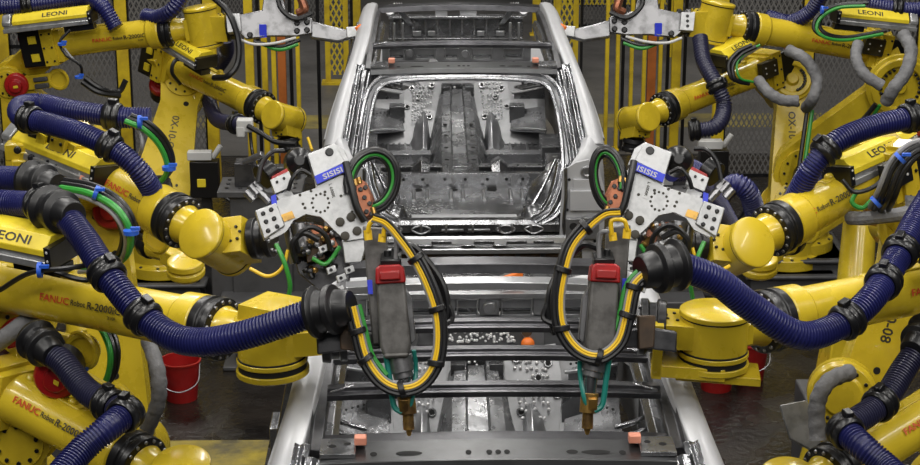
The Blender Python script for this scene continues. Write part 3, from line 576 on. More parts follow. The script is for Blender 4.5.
def robot(label, J2, J3, fs, J5, a5, tdir, base, look='motor', r=.1, wr=.105, upt='0X-10', armw=.25, full=True, text_at=.30, dark=1, th=.027, n0=(0, -1, 0), armn=.0, hh=None, mo=(.06, -.01), gr=1., skirt=0):
    hh = hh or wr
    g = V((base[0], base[1], 0)); root = thing('welding_robot', g, label, 'robot', 'yellow welding robots')
    N0 = V(n0)
    # pedestal, base, turret
    zb = max(.25, J2.z-.62)
    MB().mat('grey').box(g+V((0, 0, zb/2)), (.62, .62, zb)).box(g+V((0, 0, .015)), (.8, .8, .03)).box(g+V((0, 0, zb-.015)), (.7, .7, .03)).build('riser', root, .012)
    b = MB().mat('yellow').lathe(g+V((0, 0, zb)), (0, 0, 1), [(0, .27), (.08, .27), (.1, .23), (.26, .22), (.28, .25), (.33, .25)], 36).box(g+V((0, .25, zb+.13)), (.26, .2, .22))
    b.mat('gloss').bolts(g+V((0, 0, zb+.08)), (0, 0, 1), .25, 12, .014, .014); b.build('base', root, .008)
    zt = zb+.33; top = V((J2.x, J2.y, J2.z)); ax, un, vn = frame(J3-J2, N0)   # ax up the arm, un towards viewer side, vn across
    t = MB().mat('yellow').lathe(g+V((0, 0, zt)), (0, 0, 1), [(0, .26), (.05, .26), (.12, .22)], 32)
    c = (V((g.x, g.y, zt+.1))+top)/2
    t.cyl(V((g.x, g.y, zt+.05)), top-un*.1, .24, .16, n=28)
    t.cyl(top-un*.24, top+un*.12, .17, n=32); t.mat('gloss').cyl(top-un*.3, top-un*.22, .12)
    t.build('turret', root, .012)
    m = MB().mat('gloss').cyl(top+un*.24, top+un*.36, .095, n=24).box(top+un*.31+ax*.0, (.16, .1, .14), (ax, un, vn))
    m.build('shoulder_motor', root, .008)
    # upper arm
    L = (J3-J2).length; w2, w3 = armw*.62, armw*.50; out = []
    for i in range(9): a = math.pi/2+math.pi*i/8; out.append((math.cos(a)*w2, math.sin(a)*w2))
    out += [(L*.35, -w2*.86), (L*.8, -w3*.8)]
    for i in range(9): a = -math.pi/2+math.pi*i/8; out.append((L+math.cos(a)*w3, math.sin(a)*w3))
    out += [(L*.8, w3*.8), (L*.35, w2*.86)]
    m = MB().mat('yellow').prism(out, J2+un*(.06+armn), ax, vn, un, .13)
    m.cyl(J2+un*(.17+armn), J2+un*(.215+armn), w2*.82, n=32).cyl(J3+un*(.17+armn), J3+un*(.205+armn), w3*.8, n=28)
    m.mat('gloss').bolts(J2+un*(.215+armn), un, w2*.68, 12, .01, .008).bolts(J3+un*(.205+armn), un, w3*.62, 10, .009, .007)
    m.mat('hole').lathe(J2+ax*L*.80+un*(.19+armn)+vn*w3*.3, un, [(0, .02), (.002, .02)], 14).lathe(J2+ax*L*.32+un*(.19+armn), un, [(0, .018), (.002, .018)], 14)
    ua = m.build('upper_arm', root, .014, 3)
    if upt:
        tb = MB().mat('textb'); dn = -ax if ax.dot(CU) > 0 else ax; rt = dn.cross(un); rt = -rt
        # letters turned to read down the arm
        flat_text(tb, upt, J2+ax*L*.55+un*(.19+armn), dn, -un.cross(dn) if (-un.cross(dn)).dot(CR) > 0 else un.cross(dn), .055, n=un)
        tb.build('lettering', ua)
    # elbow housing
    fx, fn, fv = frame(J5-fs, N0)
    if fv.z < 0: fv = -fv
    mid = (J3+fs)/2
    e = MB().mat('yellow').cyl(J3-un*.14, J3+un*.05, .145, n=32)
    ex, en, ev = frame((fs-J3) if (fs-J3).length > .02 else V((0, 0, 1)), un)
    e.box(mid-en*.04, ((fs-J3).length+.16, .22, .23), (ex, en, ev))
    e.box(fs+fx*.03, (.10, .26, .27), (fx, fn, fv)).box(fs+fx*.10, (.05, .22, .235), (fx, fn, fv))
    for i in (-1, 1):
        for j in (-1, 0, 1): e.mat('gloss').lathe(fs+fx*.03+fn*.13+fv*.1*j+fx*.03*i, fn, [(0, .009), (.008, .009)], 8)
    e.build('elbow_housing', root, .012, 3)
    if look == 'motor':
        m = MB().mat('gloss').box(fs-fx*.10, (.20, .22, .27), (fx, fn, fv)); m.build('motor_block', root, .012)
        for j in (-1, 1): MB().mat('yellow3').box(fs-fx*.09+fn*.115+fv*.065*j, (.06, .012, .055), (fx, fn, fv)).build('yellow_plate', root)
        for j in (-1, 1):
            MB().mat('red').lathe(fs-fx*.19+fv*.065*j, -fx, [(0, .055), (.035, .055), (.05, .035)], 20).build('motor_cap', root, .004)
        q = J3+un*.16+fx*mo[0]+fv*mo[1]
        m = MB().mat('gloss').cyl(q-un*.1, q+un*.02, .085, n=24); m.build('elbow_motor', root, .005)
        m = MB().mat('red').lathe(q+un*.02, un, [(0, .09), (.03, .09), (.045, .08), (.05, .05), (.075, .045), (.08, .02)], 28)
        m.mat('yellow3').box(q+un*.10, (.05, .006, .02), (fx, un, fv)); m.build('motor_cap', root, .004)
        m = MB().mat('grey').box(q+fx*.2-fv*.03, (.11, .07, .035), (fx, fn, fv)).box(q+fx*.2+fv*.02, (.11, .07, .03), (fx, fn, fv)).mat('yellow').box(q+fx*.17, (.2, .03, .11), (fx, fn, fv)); m.build('connector_block', root, .006)
        m = MB().mat('yellow').lathe(q+fx*.33+un*.0, un, [(0, .055), (.012, .055), (.012, .07), (-.005, .07), (-.005, .052)], 24)
        m.mat('yellow').tube([q+fx*.33+(fx*math.cos(a*math.pi/6)+fv*math.sin(a*math.pi/6))*.07 for a in range(12)], .012, 8, 3, closed=True); m.f = m.f[-432:] if False else m.f
        m.build('cable_ring', root)
    else:
        m = MB().mat('yellow').lathe(J3+un*.19, un, [(0, .2*gr), (.03, .2*gr), (.035, .175*gr), (.05, .17*gr), (.05, .13*gr), (.03, .12*gr), (.03, .05), (.06, .04)], 40)
        m.mat('gloss').bolts(J3+un*.225, un, .115*gr, 9, .014, .02, n=4, arc=2.2, a0=.4).bolts(J3+un*.225, un, .115*gr, 9, .014, .02, n=4, arc=2.2, a0=3.5)
        m.build('gear_cover', root, .004)
        MB().mat('red').box(fs-fx*.16+fv*.08+fn*.08, (.05, .06, .12), (fx, fn, fv)).build('motor_cap', root, .006)
        m = MB().mat('gloss').box(fs-fx*.10, (.22, .22, .22), (fx, fn, fv)); m.build('motor_block', root, .012)
        m = MB().mat('black').box(fs+fx*.14+fn*.14+fv*.04, (.16, .05, .12), (fx, fn, fv)).mat('white')
        for i in (-1, 1):
            for j in (-1, 1):
                m.lathe(fs+fx*(.14+.045*i)+fn*.165+fv*(.04+.02*j), fn, [(0, .007), (.004, .007)], 8)
        m.build('cable_bracket', root, .004)
    # forearm
    LF = (J5-fs).length; e1 = LF-.37
    m = MB().mat('yellow').lathe(fs+fx*.1, fx, [(0, r*1.12), (.03, r*1.1), (.08, r*1.02), (e1*.5, r*.96), (e1-.14, r*1.0), (e1-.12, r*1.16), (e1-.04, r*1.18), (e1-.03, r*1.1)], 40)
    for q in (.25, .62): m.lathe(fs+fx*(e1*q)+fv*r*.86, fv, [(0, .025), (.03, .02), (.035, .01)], 12)
    m.box(fs+fx*e1*.45+fv*r*.92, (e1*.5, .05, .02), (fx, fn, fv))
    fa = m.build('forearm', root, .006)
    C0 = CAM-(fs+fx*LF*.5); nf = (C0-fx*C0.dot(fx)).normalized()
    if text_at is not None:
        rr = r*1.03; axr = fx if fx.dot(CR) > 0 else -fx
        tot = 12.6*th; ps = fs+fx*(LF*text_at+.05) if axr.dot(fx) > 0 else fs+fx*(LF*text_at+.05+tot)
        nft = (nf*math.cos(.1)-axr.cross(nf)*math.sin(-.1)).normalized()
        tb = MB().mat('textr'); wd = wrap_text(tb, 'FANUC', ps, axr, nft, rr, th, 1.25)
        tb.mat('textb'); p2 = ps+axr*(wd+.35*th); wd2 = wrap_text(tb, 'Robot', p2, axr, nft, rr, th*.8, 1.0)
        p3 = p2+axr*(wd2+.35*th); wd3 = wrap_text(tb, 'R-2000iC', p3, axr, nft, rr, th*1.05, 1.15)
        sd = nft.cross(axr); p4 = p3+axr*(wd3*.62); an = -1.15*th/rr; wrap_text(tb, '210F', p4, axr, (nft*math.cos(an)+sd*math.sin(an)), rr, th*.5)
        tb.build('lettering', fa)
    # black reducer ring
    m = MB().mat('gloss').lathe(fs+fx*(e1+.07), fx, [(-.01, r*1.0), (0, r*1.18), (.035, r*1.2), (.04, r*1.1), (.055, r*1.1), (.06, r*1.2), (.085, r*1.18), (.09, r*.9)], 40)
    m.mat('steel').bolts(fs+fx*(e1+.155), fx, r*1.05, 16, .008, .008); m.build('reducer_ring', root, .003)
    # wrist: neck, body, two discs, fork
    a5 = V(a5); a5 = (a5-fx*a5.dot(fx)).normalized(); td = V(tdir).normalized()
    m = MB().mat('yellow').lathe(fs+fx*(e1+.155), fx, [(0, r*.92), (.03, r*.8), (.14, r*.72), (.24, r*.66)], 28)
    m.box(J5-fx*.03, (.16, wr*1.4, hh*1.25), (fx, a5.cross(fx), a5))
    m.cyl(J5-a5*hh, J5+a5*hh, wr*.97, n=36)
    for s in (1, -1): m.lathe(J5+a5*s*hh, a5*s, [(0, wr*.9), (.004, wr*.9), (.006, wr*1.02), (.022, wr*1.02), (.028, wr*.94), (.03, .01)], 40)
    m.mat('hole').lathe(J5+a5*hh*.99, a5, [(0, wr*.99), (.008, wr*.99)], 40).lathe(J5-a5*(hh*.99+.008), a5, [(0, wr*.99), (.008, wr*.99)], 40)
    if skirt:
        m.mat('hole').lathe(J5-a5*(hh+.026), -a5, [(0, wr*.98), (.022, wr*.98)], 40); m.mat('yellow').lathe(J5-a5*(hh+.046), -a5, [(0, wr*1.05), (.02, wr*1.05), (.03, wr*.9)], 40)
        if skirt == 1: m.box(J5+a5*(hh+.05)+fx*.03, (.21, .17, .07), (fx, a5.cross(fx), (a5+fx*.15).normalized())); m.mat('gloss').bolts(J5+a5*(hh+.0285), a5, wr*.75, 8, .012, .006, arc=3)
    m.build('wrist', root, .006)
    f = MB().mat('yellow'); cr = a5.cross(td).normalized()
    f.box(J5+td*wr*.9, (wr*1.0, wr*1.5, hh*1.5), (td, cr, a5)); f.mat('gloss').bolts(J5+a5*hh*.75+td*wr*1.1, a5, wr*.3, 6, .007, .006)
    if skirt == 2:
        f.mat('yellow').box(J5+td*.09-a5*(hh+.06), (.26, .24, .045), (td, cr, a5)).box(J5+td*.20-a5*.05, (.035, .24, .2), (td, cr, a5)).box(J5-td*.02-a5*(hh+.09), (.3, .16, .03), (td, cr, a5))
    f.build('wrist_fork', root, .012, 3)
    m = MB().mat('gloss').lathe(J5+td*wr*1.4, td, [(0, wr*.8), (.03, wr*.84), (.035, wr*.72), (.06, wr*.72), (.065, wr*.82), (.09, wr*.82)], 28).mat('steel').bolts(J5+td*(wr*1.4+.09), td, wr*.6, 8, .008, .008)
    m.build('tool_flange', root, .003)
    return root, (fx, fn, fv, fs, J5, LF)

def leoni(parent, a, b, up, wd=.15, flip=False):
    """yellow cover on a grey slide rail carrying a hose guide"""
    a, b = V(a), V(b); d, n, v = frame(b-a, V(up)); L = (b-a).length; c = (a+b)/2     # n up, v sideways
    if v.dot(CF) > 0: v = -v                                                           # v towards viewer
    m = MB().mat('alu').box(c-n*.045, (L, wd*1.05, .03), (d, v, n)).box(c-n*.02, (L*.98, wd*.9, .03), (d, v, n)); o = m.build('slide_rail', parent, .004)
    prof = [(-wd/2, -.01), (-wd/2, .035), (-wd/2+.03, .06), (wd/2-.045, .06), (wd/2, .015), (wd/2, -.01)]
    m = MB().mat('yellow3').loft([[a+d*(L*t)+v*x+n*z for x, z in prof] for t in (.12, .5, 1.0)]); q = m.build('cover', parent, .003)
    MB().mat('alu').loft([[a+d*(L*t)+v*x+n*(z*1.1) for x, z in prof] for t in (.0, .1)]).build('end_block', parent, .006)
    MB().mat('black').box(b+d*.015-n*.01, (.03, wd*1.1, .085), (d, v, n)).box(b-d*.09-n*.085, (.22, wd*.5, .04), (d, v, n)).mat('white').lathe(b+d*.015+v*(wd*.55)+n*.015, v, [(0, .006), (.003, .006)], 8).lathe(b+d*.015+v*(wd*.55)-n*.02, v, [(0, .006), (.003, .006)], 8).build('end_bracket', parent, .006)
    # LEONI on the sloping front face
    sl = (v*.045+n*(-.045)).normalized(); nn = (v+n).normalized()
    rd = d if d.dot(CR) > 0 else -d; upv = -sl if (-sl).dot(CU) > 0 else sl
    tb = MB().mat('textb'); flat_text(tb, 'LEONI', a+d*L*.62+v*(wd/2-.0225)+n*.0375, rd, upv, .036, sx=1.4, n=nn); tb.build('lettering', q)

UP = V((0, 0, 1)); TO = V((0, -1, .25))
def gnd(p, dx=0, dy=0): return (p.x+dx, p.y+dy)
# rear left
j2 = W(92, 152, 13.9); L1, f1 = robot('rear left robot whose forearm crosses level at the top left corner', j2, W(14, 78, 13.7), W(52, 44, 13.4), W(203, 27, 13.1), UP, (1, 0, -.02), gnd(j2), 'motor', text_at=.27, wr=.12, upt='0X-10')
j2 = W(160, 208, 13.4); L2, f2 = robot('rear left robot with arm sloping down right past the orange duct', j2, W(184, 92, 13.8), W(168, 62, 13.7), W(284, 118, 12.9), V((-.3, -1, .3)), (.15, -.1, -1), gnd(j2), 'motor', wr=.10, text_at=.25, upt='0X-10-C', armw=.34, mo=(-.24, -.12))
# rear right
j2 = W(800, 165, 13.6); R1, g1 = robot('rear right robot whose forearm crosses level at the top right', j2, W(893, 80, 13.4), W(880, 50, 13.5), W(714, 22, 13.1), UP, (-1, 0, -.02), gnd(j2), 'gear', text_at=.16, wr=.12, upt=None, armw=.36, gr=1.2)
j2 = W(788, 208, 13.6); R2, g2 = robot('rear right robot with arm sloping down left beside the guard posts', j2, W(786, 88, 13.8), W(768, 68, 13.6), W(638, 119, 12.9), V((.3, -1, .3)), (-.15, -.1, -1), gnd(j2), 'gear', wr=.10, text_at=.35, armw=.27, upt='OX-10-ON', gr=.8)
# middle left pair
j2 = W(128, 452, 9.0); L3, f3 = robot('middle left robot with round wrist disc holding the left bracket', j2, W(112, 205, 9.0), W(72, 160, 8.25), W(218, 243, 7.7), V((.05, -1, .35)), (1, -.2, .18), gnd(j2), 'motor', text_at=.30, r=.095, upt='0X-10-GO  1')
j2 = W(895, 445, 9.05) ; j2 = W(846, 432, 9.05); R3, g3 = robot('middle right robot with round wrist disc holding the right bracket', j2, W(905, 222, 9.0), W(892, 168, 8.25), W(735, 250, 7.7), V((-.05, -1, .35)), (-1, -.2, .18), gnd(j2), 'gear', text_at=.36, r=.095, upt='R60-08', armw=.27)
# front left pair
j2 = W(-25, 440, 7.75); L4, f4 = robot('front left robot with wide level wrist disc beside the near roof', j2, W(18, 322, 7.65), W(-28, 280, 7.4), W(271, 339, 6.62), UP, (1, .1, .05), gnd(j2, -.5, .5), 'motor', text_at=.28, skirt=1, wr=.125, hh=.06, r=.098, upt=None, th=.027)
j2 = W(962, 440, 7.75); R4, g4 = robot('front right robot with wide level wrist disc beside the near roof', j2, W(990, 330, 7.65), W(1008, 270, 7.4), W(714, 332, 6.62), UP, (-1, .1, .05), gnd(j2, .5, .5), 'gear', text_at=.16, skirt=2, wr=.125, hh=.06, r=.098, upt=None, th=.027)
# bottom corners
j2 = W(14, 505, 7.6); L5, f5 = robot('front left robot low in the bottom left corner, arm sloping down', j2, W(28, 425, 7.5), W(0, 388, 7.35), W(185, 490, 6.8), V((0, -.3, 1)), (1, -.3, -.2), gnd(j2, -.2, -.25), 'motor', mo=(.17, .36), text_at=.13, upt='9-6', th=.027)
j2 = W(960, 505, 7.6); R5, g5 = robot('front right robot low in the bottom right corner, arm sloping down', j2, W(968, 425, 7.5), W(976, 385, 7.35), W(786, 502, 6.8), V((0, -.3, 1)), (-1, -.3, -.2), gnd(j2, .2, -.25), 'gear', text_at=.12, upt='9-6', th=.027)

# LEONI covers
leoni(L1, W(5, 24, 13.2), W(90, 14, 13.1), UP, .13); leoni(R1, W(915, 22, 13.2), W(838, 14, 13.1), UP, .13)
leoni(L2, W(168, 38, 13.3), W(205, 60, 13.0), UP, .16); leoni(R2, W(760, 33, 13.3), W(718, 58, 13.0), UP, .16)
leoni(L3, W(14, 136, 8.4), W(104, 172, 8.0), V((.1, .1, 1)), .14); leoni(R3, W(925, 134, 8.4), W(840, 172, 8.0), V((-.1, .1, 1)), .14)
leoni(L4, W(-35, 228, 7.1), W(60, 247, 6.9), V((0, -.1, 1)), .17); leoni(R4, W(1000, 228, 7.1), W(935, 240, 6.9), V((0, -.1, 1)), .17)

# dress hoses (navy corrugated)
hose(L4, [W(-20, 202, 7.1), W(20, 204, 7.05), W(55, 208, 6.9), W(82, 236, 6.75), W(110, 278, 6.6), W(145, 318, 6.5), W(186, 341, 6.4), W(240, 336, 6.3), W(318, 311, 6.25)], .051, clamps=(.17, .47, .60), cr=1.45)
cup(L4, W(312, 313, 6.25), W(352, 306, 6.2), .085)
cup(L4, W(46, 207, 6.95), W(74, 216, 6.8), .082)
hose(R4, [W(948, 170, 7.2), W(918, 218, 7.0), W(895, 262, 6.8), W(872, 298, 6.6), W(838, 326, 6.5), W(798, 335, 6.4), W(750, 306, 6.35), W(715, 280, 6.3), W(672, 263, 6.25)], .051, clamps=(.30, .42, .57), cr=1.45)
cup(R4, W(680, 264, 6.26), W(640, 272, 6.2), .085)
hose(L3, [W(-20, 178, 7.7), W(10, 178, 7.6), W(38, 180, 7.5)], .05); cup(L3, W(28, 180, 7.5), W(58, 186, 7.4), .078)
hose(L3, [W(150, 118, 8.2), W(118, 117, 8.2), W(70, 110, 8.25), W(40, 104, 8.3), W(20, 107, 8.2), W(22, 117, 8.05), W(50, 124, 7.95), W(85, 135, 7.85), W(118, 152, 7.8), W(140, 172, 7.8), W(158, 200, 7.9)], .048, clamps=(.10, .53, .80), cr=1.55)
hose(R3, [W(940, 112, 8.1), W(905, 119, 8.0), W(868, 128, 7.95), W(835, 143, 7.9), W(812, 168, 7.9), W(792, 205, 8.0)], .05, clamps=(.2, .68), cr=1.6)
hose(R3, [W(672, 170, 7.5), W(694, 172, 7.6), W(712, 196, 7.8), W(728, 224, 8.1)], .048); hose(R3, [W(722, 195, 8.9), W(735, 184, 8.8), W(748, 192, 8.8), W(756, 215, 8.9)], .05)
hose(R3, [W(800, 214, 9.3), W(820, 190, 9.2), W(832, 170, 9.1)], .05)
hose(L5, [W(38, 345, 7.0), W(62, 362, 6.95), W(88, 392, 6.85), W(128, 415, 6.7)], .05, m='navydark', clamps=(.80,), cr=1.4); cup(L5, W(34, 338, 7.05), W(54, 356, 6.95), .078)
hose(L5, [W(128, 412, 6.65), W(108, 428, 6.55), W(82, 450, 6.5), W(55, 480, 6.4)], .05, clamps=(.04,), cr=1.5)
hose(R5, [W(928, 335, 7.0), W(905, 368, 6.95), W(882, 402, 6.85), W(845, 428, 6.7)], .05, m='navydark', clamps=(.62,), cr=1.4); cup(R5, W(930, 330, 7.05), W(912, 352, 6.95), .078)
hose(R5, [W(842, 428, 6.65), W(862, 446, 6.55), W(885, 466, 6.5), W(910, 490, 6.4)], .05, clamps=(.06,), cr=1.5)
hose(L1, [W(-20, 8, 13.2), W(10, 6, 13.2), W(50, 2, 13.2), W(85, -2, 13.2), W(102, 6, 13.1), W(116, 28, 13.1)], .058, .02, clamps=(.3,), cr=1.4)
hose(L2, [W(185, -8, 13), W(172, 10, 13), W(158, 17, 13.1), W(146, 16, 13.2)], .055, .02)
hose(L2, [W(226, 38, 13.6), W(226, 54, 13.75), W(214, 74, 13.85), W(209, 98, 13.7), W(216, 118, 13.3), W(230, 123, 12.9), W(243, 124, 12.7)], .055, .02, m='navydark', clamps=(.94,))
MB().mat('white').box(W(245, 125, 12.6), (.11, .08, .09)).box(W(241, 131, 12.6), (.06, .06, .08)).build('connector', L2, .01)
cables(L2, [('rubber', .018, [W(248, 126, 12.55), W(262, 134, 12.5), W(276, 142, 12.45), W(296, 144, 12.4)]), ('rubber', .012, [W(250, 130, 12.6), W(252, 150, 12.6), W(256, 168, 12.5)]), ('rubber', .014, [W(190, 62, 13.2), W(176, 60, 13.1), W(172, 72, 13.1), W(180, 84, 13.2)]), ('ycable', .010, [W(308, 138, 12.4), W(312, 150, 12.3)])])
hose(R1, [W(940, 8, 13.2), W(905, 10, 13.2), W(868, 4, 13.2)], .058, .02, clamps=(.6,), cr=1.4)
hose(R2, [W(822, -6, 13.1), W(810, 12, 13.2), W(790, 22, 13.3), W(768, 17, 13.4)], .055, .02)
hose(R2, [W(700, 38, 12.8), W(704, 62, 12.7), W(716, 84, 12.6), W(724, 105, 12.6), W(716, 126, 12.5), W(690, 131, 12.5)], .055, .02, clamps=(.45, .97), m='navydark')

# cable loops on the robots
def shift(pts, dx, dy, dd): return [W(a+dx, b+dy, c+dd) for a, b, c in pts]
lp = [(62, 184, 7.35), (92, 190, 7.2), (118, 205, 7.1), (131, 228, 7.1), (128, 250, 7.2), (112, 262, 7.4), (85, 264, 7.6)]
cables(L3, [('rubber', .013, shift(lp, 0, 0, 0)), ('green', .014, shift(lp, -1, 4, -.02)), ('rubber', .012, shift(lp, 3, -4, .02)), ('gcable', .009, shift(lp, -6, 8, 0)), ('rubber', .012, shift(lp, -9, 3, .05))], ties=((W(96, 193, 7.15), V((1, 0, -.4))), (W(131, 232, 7.05), V((0, 0, 1)))))
lp = [(85, 305, 7.4), (102, 322, 7.3), (114, 350, 7.2), (110, 378, 7.25), (95, 388, 7.35), (75, 384, 7.4)]
cables(L5, [('rubber', .012, shift(lp, 0, 0, 0)), ('green', .012, shift(lp, -4, 2, -.02)), ('rubber', .010, shift(lp, 4, -2, 0))], ties=((W(80, 372, 7.3), V((1, 0, 0))),))
cables(L4, [('rubber', .010, [W(0, 290, 6.95), W(30, 273, 6.8), W(70, 268, 6.75), W(105, 262, 6.8)]), ('rubber', .010, [W(55, 272, 6.8), W(85, 280, 6.75), W(105, 272, 6.8)])], ties=((W(40, 270, 6.78), V((1, 0, 0))),))
cables(L1, [('rubber', .010, [W(70, 30, 12.9), W(60, 42, 12.9), W(66, 55, 12.9), W(80, 65, 12.9), W(82, 76, 13.0)]), ('gcable', .008, [W(64, 48, 12.9), W(72, 58, 12.9), W(78, 64, 12.9)]), ('rubber', .02, [W(85, 78, 13.1), W(100, 88, 13.1), W(118, 92, 13.2), W(126, 80, 13.2)]), ('rubber', .02, [W(82, 82, 13.1), W(98, 92, 13.1), W(120, 96, 13.2)])], ties=((W(62, 44, 12.88), V((0, 0, 1))), (W(79, 77, 12.9), V((0, 0, 1)))))
cables(L1, [('rubber', .022, [W(210, -5, 12.9), W(228, 12, 12.8), W(238, 38, 12.8), (W(238, 62, 12.8)), W(228, 76, 12.8), W(214, 78, 12.9)])])
lp = [(862, 4, 12.9), (835, 6, 12.9), (818, 16, 12.9), (814, 28, 12.9), (824, 36, 12.9), (845, 38, 12.95), (880, 32, 13)]
cables(R1, [('rubber', .016, shift(lp, 0, 0, 0)), ('green', .012, shift(lp, 3, 2, -.02)), ('rubber', .014, shift(lp, 6, -1, .03))], ties=((W(822, 10, 12.85), V((1, 0, 0))),))
cables(R1, [('green', .014, [W(880, 105, 13.1), W(865, 125, 13.2), W(835, 138, 13.3)]), ('rubber', .018, [W(876, 104, 13.1), W(858, 124, 13.2), W(830, 140, 13.3)])])
lp = [(752, 45, 12.9), (738, 52, 12.9), (729, 64, 12.9), (732, 78, 12.9), (745, 82, 12.95)]
cables(R2, [('rubber', .016, shift(lp, 0, 0, 0)), ('rubber', .014, shift(lp, 4, 2, 0)), ('green', .009, shift(lp, 8, 0, 0))])
cables(R2, [('green', .016, [W(812, 110, 13.2), W(808, 140, 13.2), W(803, 175, 13.2)]), ('rubber', .016, [W(808, 105, 13.2), W(803, 140, 13.2), W(798, 175, 13.2)])])
lp = [(938, 140, 7.7), (912, 148, 7.65), (894, 166, 7.65), (882, 195, 7.7), (874, 210, 7.9)]
cables(R3, [('rubber', .013, shift(lp, 0, 0, 0)), ('gcable', .012, shift(lp, -4, -3, 0)), ('rubber', .013, shift(lp, 6, 2, 0)), ('rubber', .013, shift(lp, 12, 3, .04))], ties=((W(900, 158, 7.6), V((1, 0, 1))), (W(876, 202, 7.75), V((1, 0, 1)))))
cables(R3, [('green', .010, [W(858, 190, 7.9), W(852, 202, 7.9), W(862, 208, 7.9), W(872, 200, 7.9)]), ('rubber', .010, [W(842, 180, 7.8), W(855, 192, 7.8), W(875, 186, 7.8), W(890, 170, 7.8)])])
for p, q_, rt in ((W(908, 212, 7.9), W(868, 218, 7.9), R3),): MB().mat('sleeve').tube([W(912, 196, 7.9), p, q_, W(850, 218, 8)], .03, 10, 8).build('cable_sleeve', rt)
MB().mat('sleeve').tube([W(148, 340, 8.2), W(158, 372, 8.1), W(158, 402, 8.1), W(146, 432, 8.2), W(140, 450, 8.3)], .05, 12, 8, rf=lambda i: .034*(1+.06*math.sin(i*1.9))).build('cable_sleeve', L3)
MB().mat('sleeve').tube([W(-5, 345, 7.3), W(15, 330, 7.25), W(35, 315, 7.3)], .035, 12, 8).build('cable_sleeve', L4)
MB().mat('sleeve').tube([W(850, 372, 8.3), W(828, 382, 8.2), W(817, 405, 8.2), W(818, 440, 8.2)], .048, 12, 8, rf=lambda i: .038*(1+.06*math.sin(i*1.9))).build('cable_sleeve', R3)
m = MB().mat('alu').slab([W(a, b, 8.8) for a, b in ((780, 405), (806, 400), (818, 415), (822, 455), (790, 438))], V((0, .6, -.8)), .02); m.build('guard_plate', R3, .003)

def sleeve(rt, pts, r=.04): MB().mat('sleeve').tube([W(*p) for p in pts], r, 12, 8, rf=lambda i: r*(1+.05*math.sin(i*1.7))).build('cable_sleeve', rt)
sleeve(R1, [(858, 44, 12.9), (856, 58, 12.8), (864, 74, 12.75), (882, 86, 12.75)]); sleeve(R1, [(903, 34, 12.9), (911, 50, 12.8), (906, 72, 12.75), (894, 88, 12.7), (886, 102, 12.8)], .046)
sleeve(R2, [(788, 50, 13.1), (806, 60, 13), (817, 80, 13), (813, 98, 13), (806, 108, 13.2)], .042); sleeve(R2, [(758, 80, 13.1), (768, 92, 13), (782, 100, 13), (798, 101, 13)], .04)
m = MB().mat('yellow').lathe(W(842, 395, 8.6), V((-.2, -1, .2)), [(-.1, .16), (0, .16), (.01, .15), (.03, .145), (.03, .1), (.045, .09)], 36).mat('gloss').bolts(W(842, 395, 8.6)+V((-.006, -.03, .006)), V((-.2, -1, .2)), .12, 12, .01, .01).build('gear_cover', R3, .004)
lp = [(128, 118, 7.9), (146, 126, 7.9), (162, 142, 7.95), (170, 162, 8.0), (166, 176, 8.05), (152, 183, 8.1), (136, 180, 8.2)]
cables(L3, [('rubber', .013, shift(lp, 0, 0, 0)), ('green', .012, shift(lp, -3, 3, -.02)), ('rubber', .011, shift(lp, 3, -3, 0)), ('gcable', .009, [W(130, 120, 7.9), W(140, 132, 7.9), W(142, 148, 7.9), W(136, 160, 8.0)])], ties=((W(140, 122, 7.87), V((1, 0, 0))), (W(169, 168, 7.95), V((0, 0, 1)))))
MB().mat('white').box(W(89, 185, 8.0), (.12, .012, .06), frame(V((1, -.5, -.4)), V((0, -1, .3)))[0:1]+(V((0, -1, .3)).normalized(), V((.2, .3, 1)).normalized())).mat('pink').box(W(89, 185, 7.99), (.10, .014, .045), (V((1, -.3, -.45)).normalized(), V((0, -1, .3)).normalized(), V((.45, .3, 1)).normalized())).build('warning_label', L3)
m = MB().mat('yellow3')
for i in range(5): m.lathe(W(66+6*i, 165+3*i, 8.2), V((1, -.4, -.4)), [(0, .05), (.012, .058), (.024, .05)], 20)
m.build('spring_unit', L3, .002)
for rt, pts in ((L3, [(18, 150), (32, 158), (48, 150), (25, 166)]), (L4, [(8, 300), (30, 300)])):
    for i, (a, b) in enumerate(pts): MB().mat('yellow').box(W(a, b, 8.3 if rt is L3 else 7.6), (.10, .10, .08)).mat('gloss').lathe(W(a, b, 8.22 if rt is L3 else 7.5), (0, -1, .2), [(0, .018), (.02, .018)], 10).build('bracket_block', rt, .008)

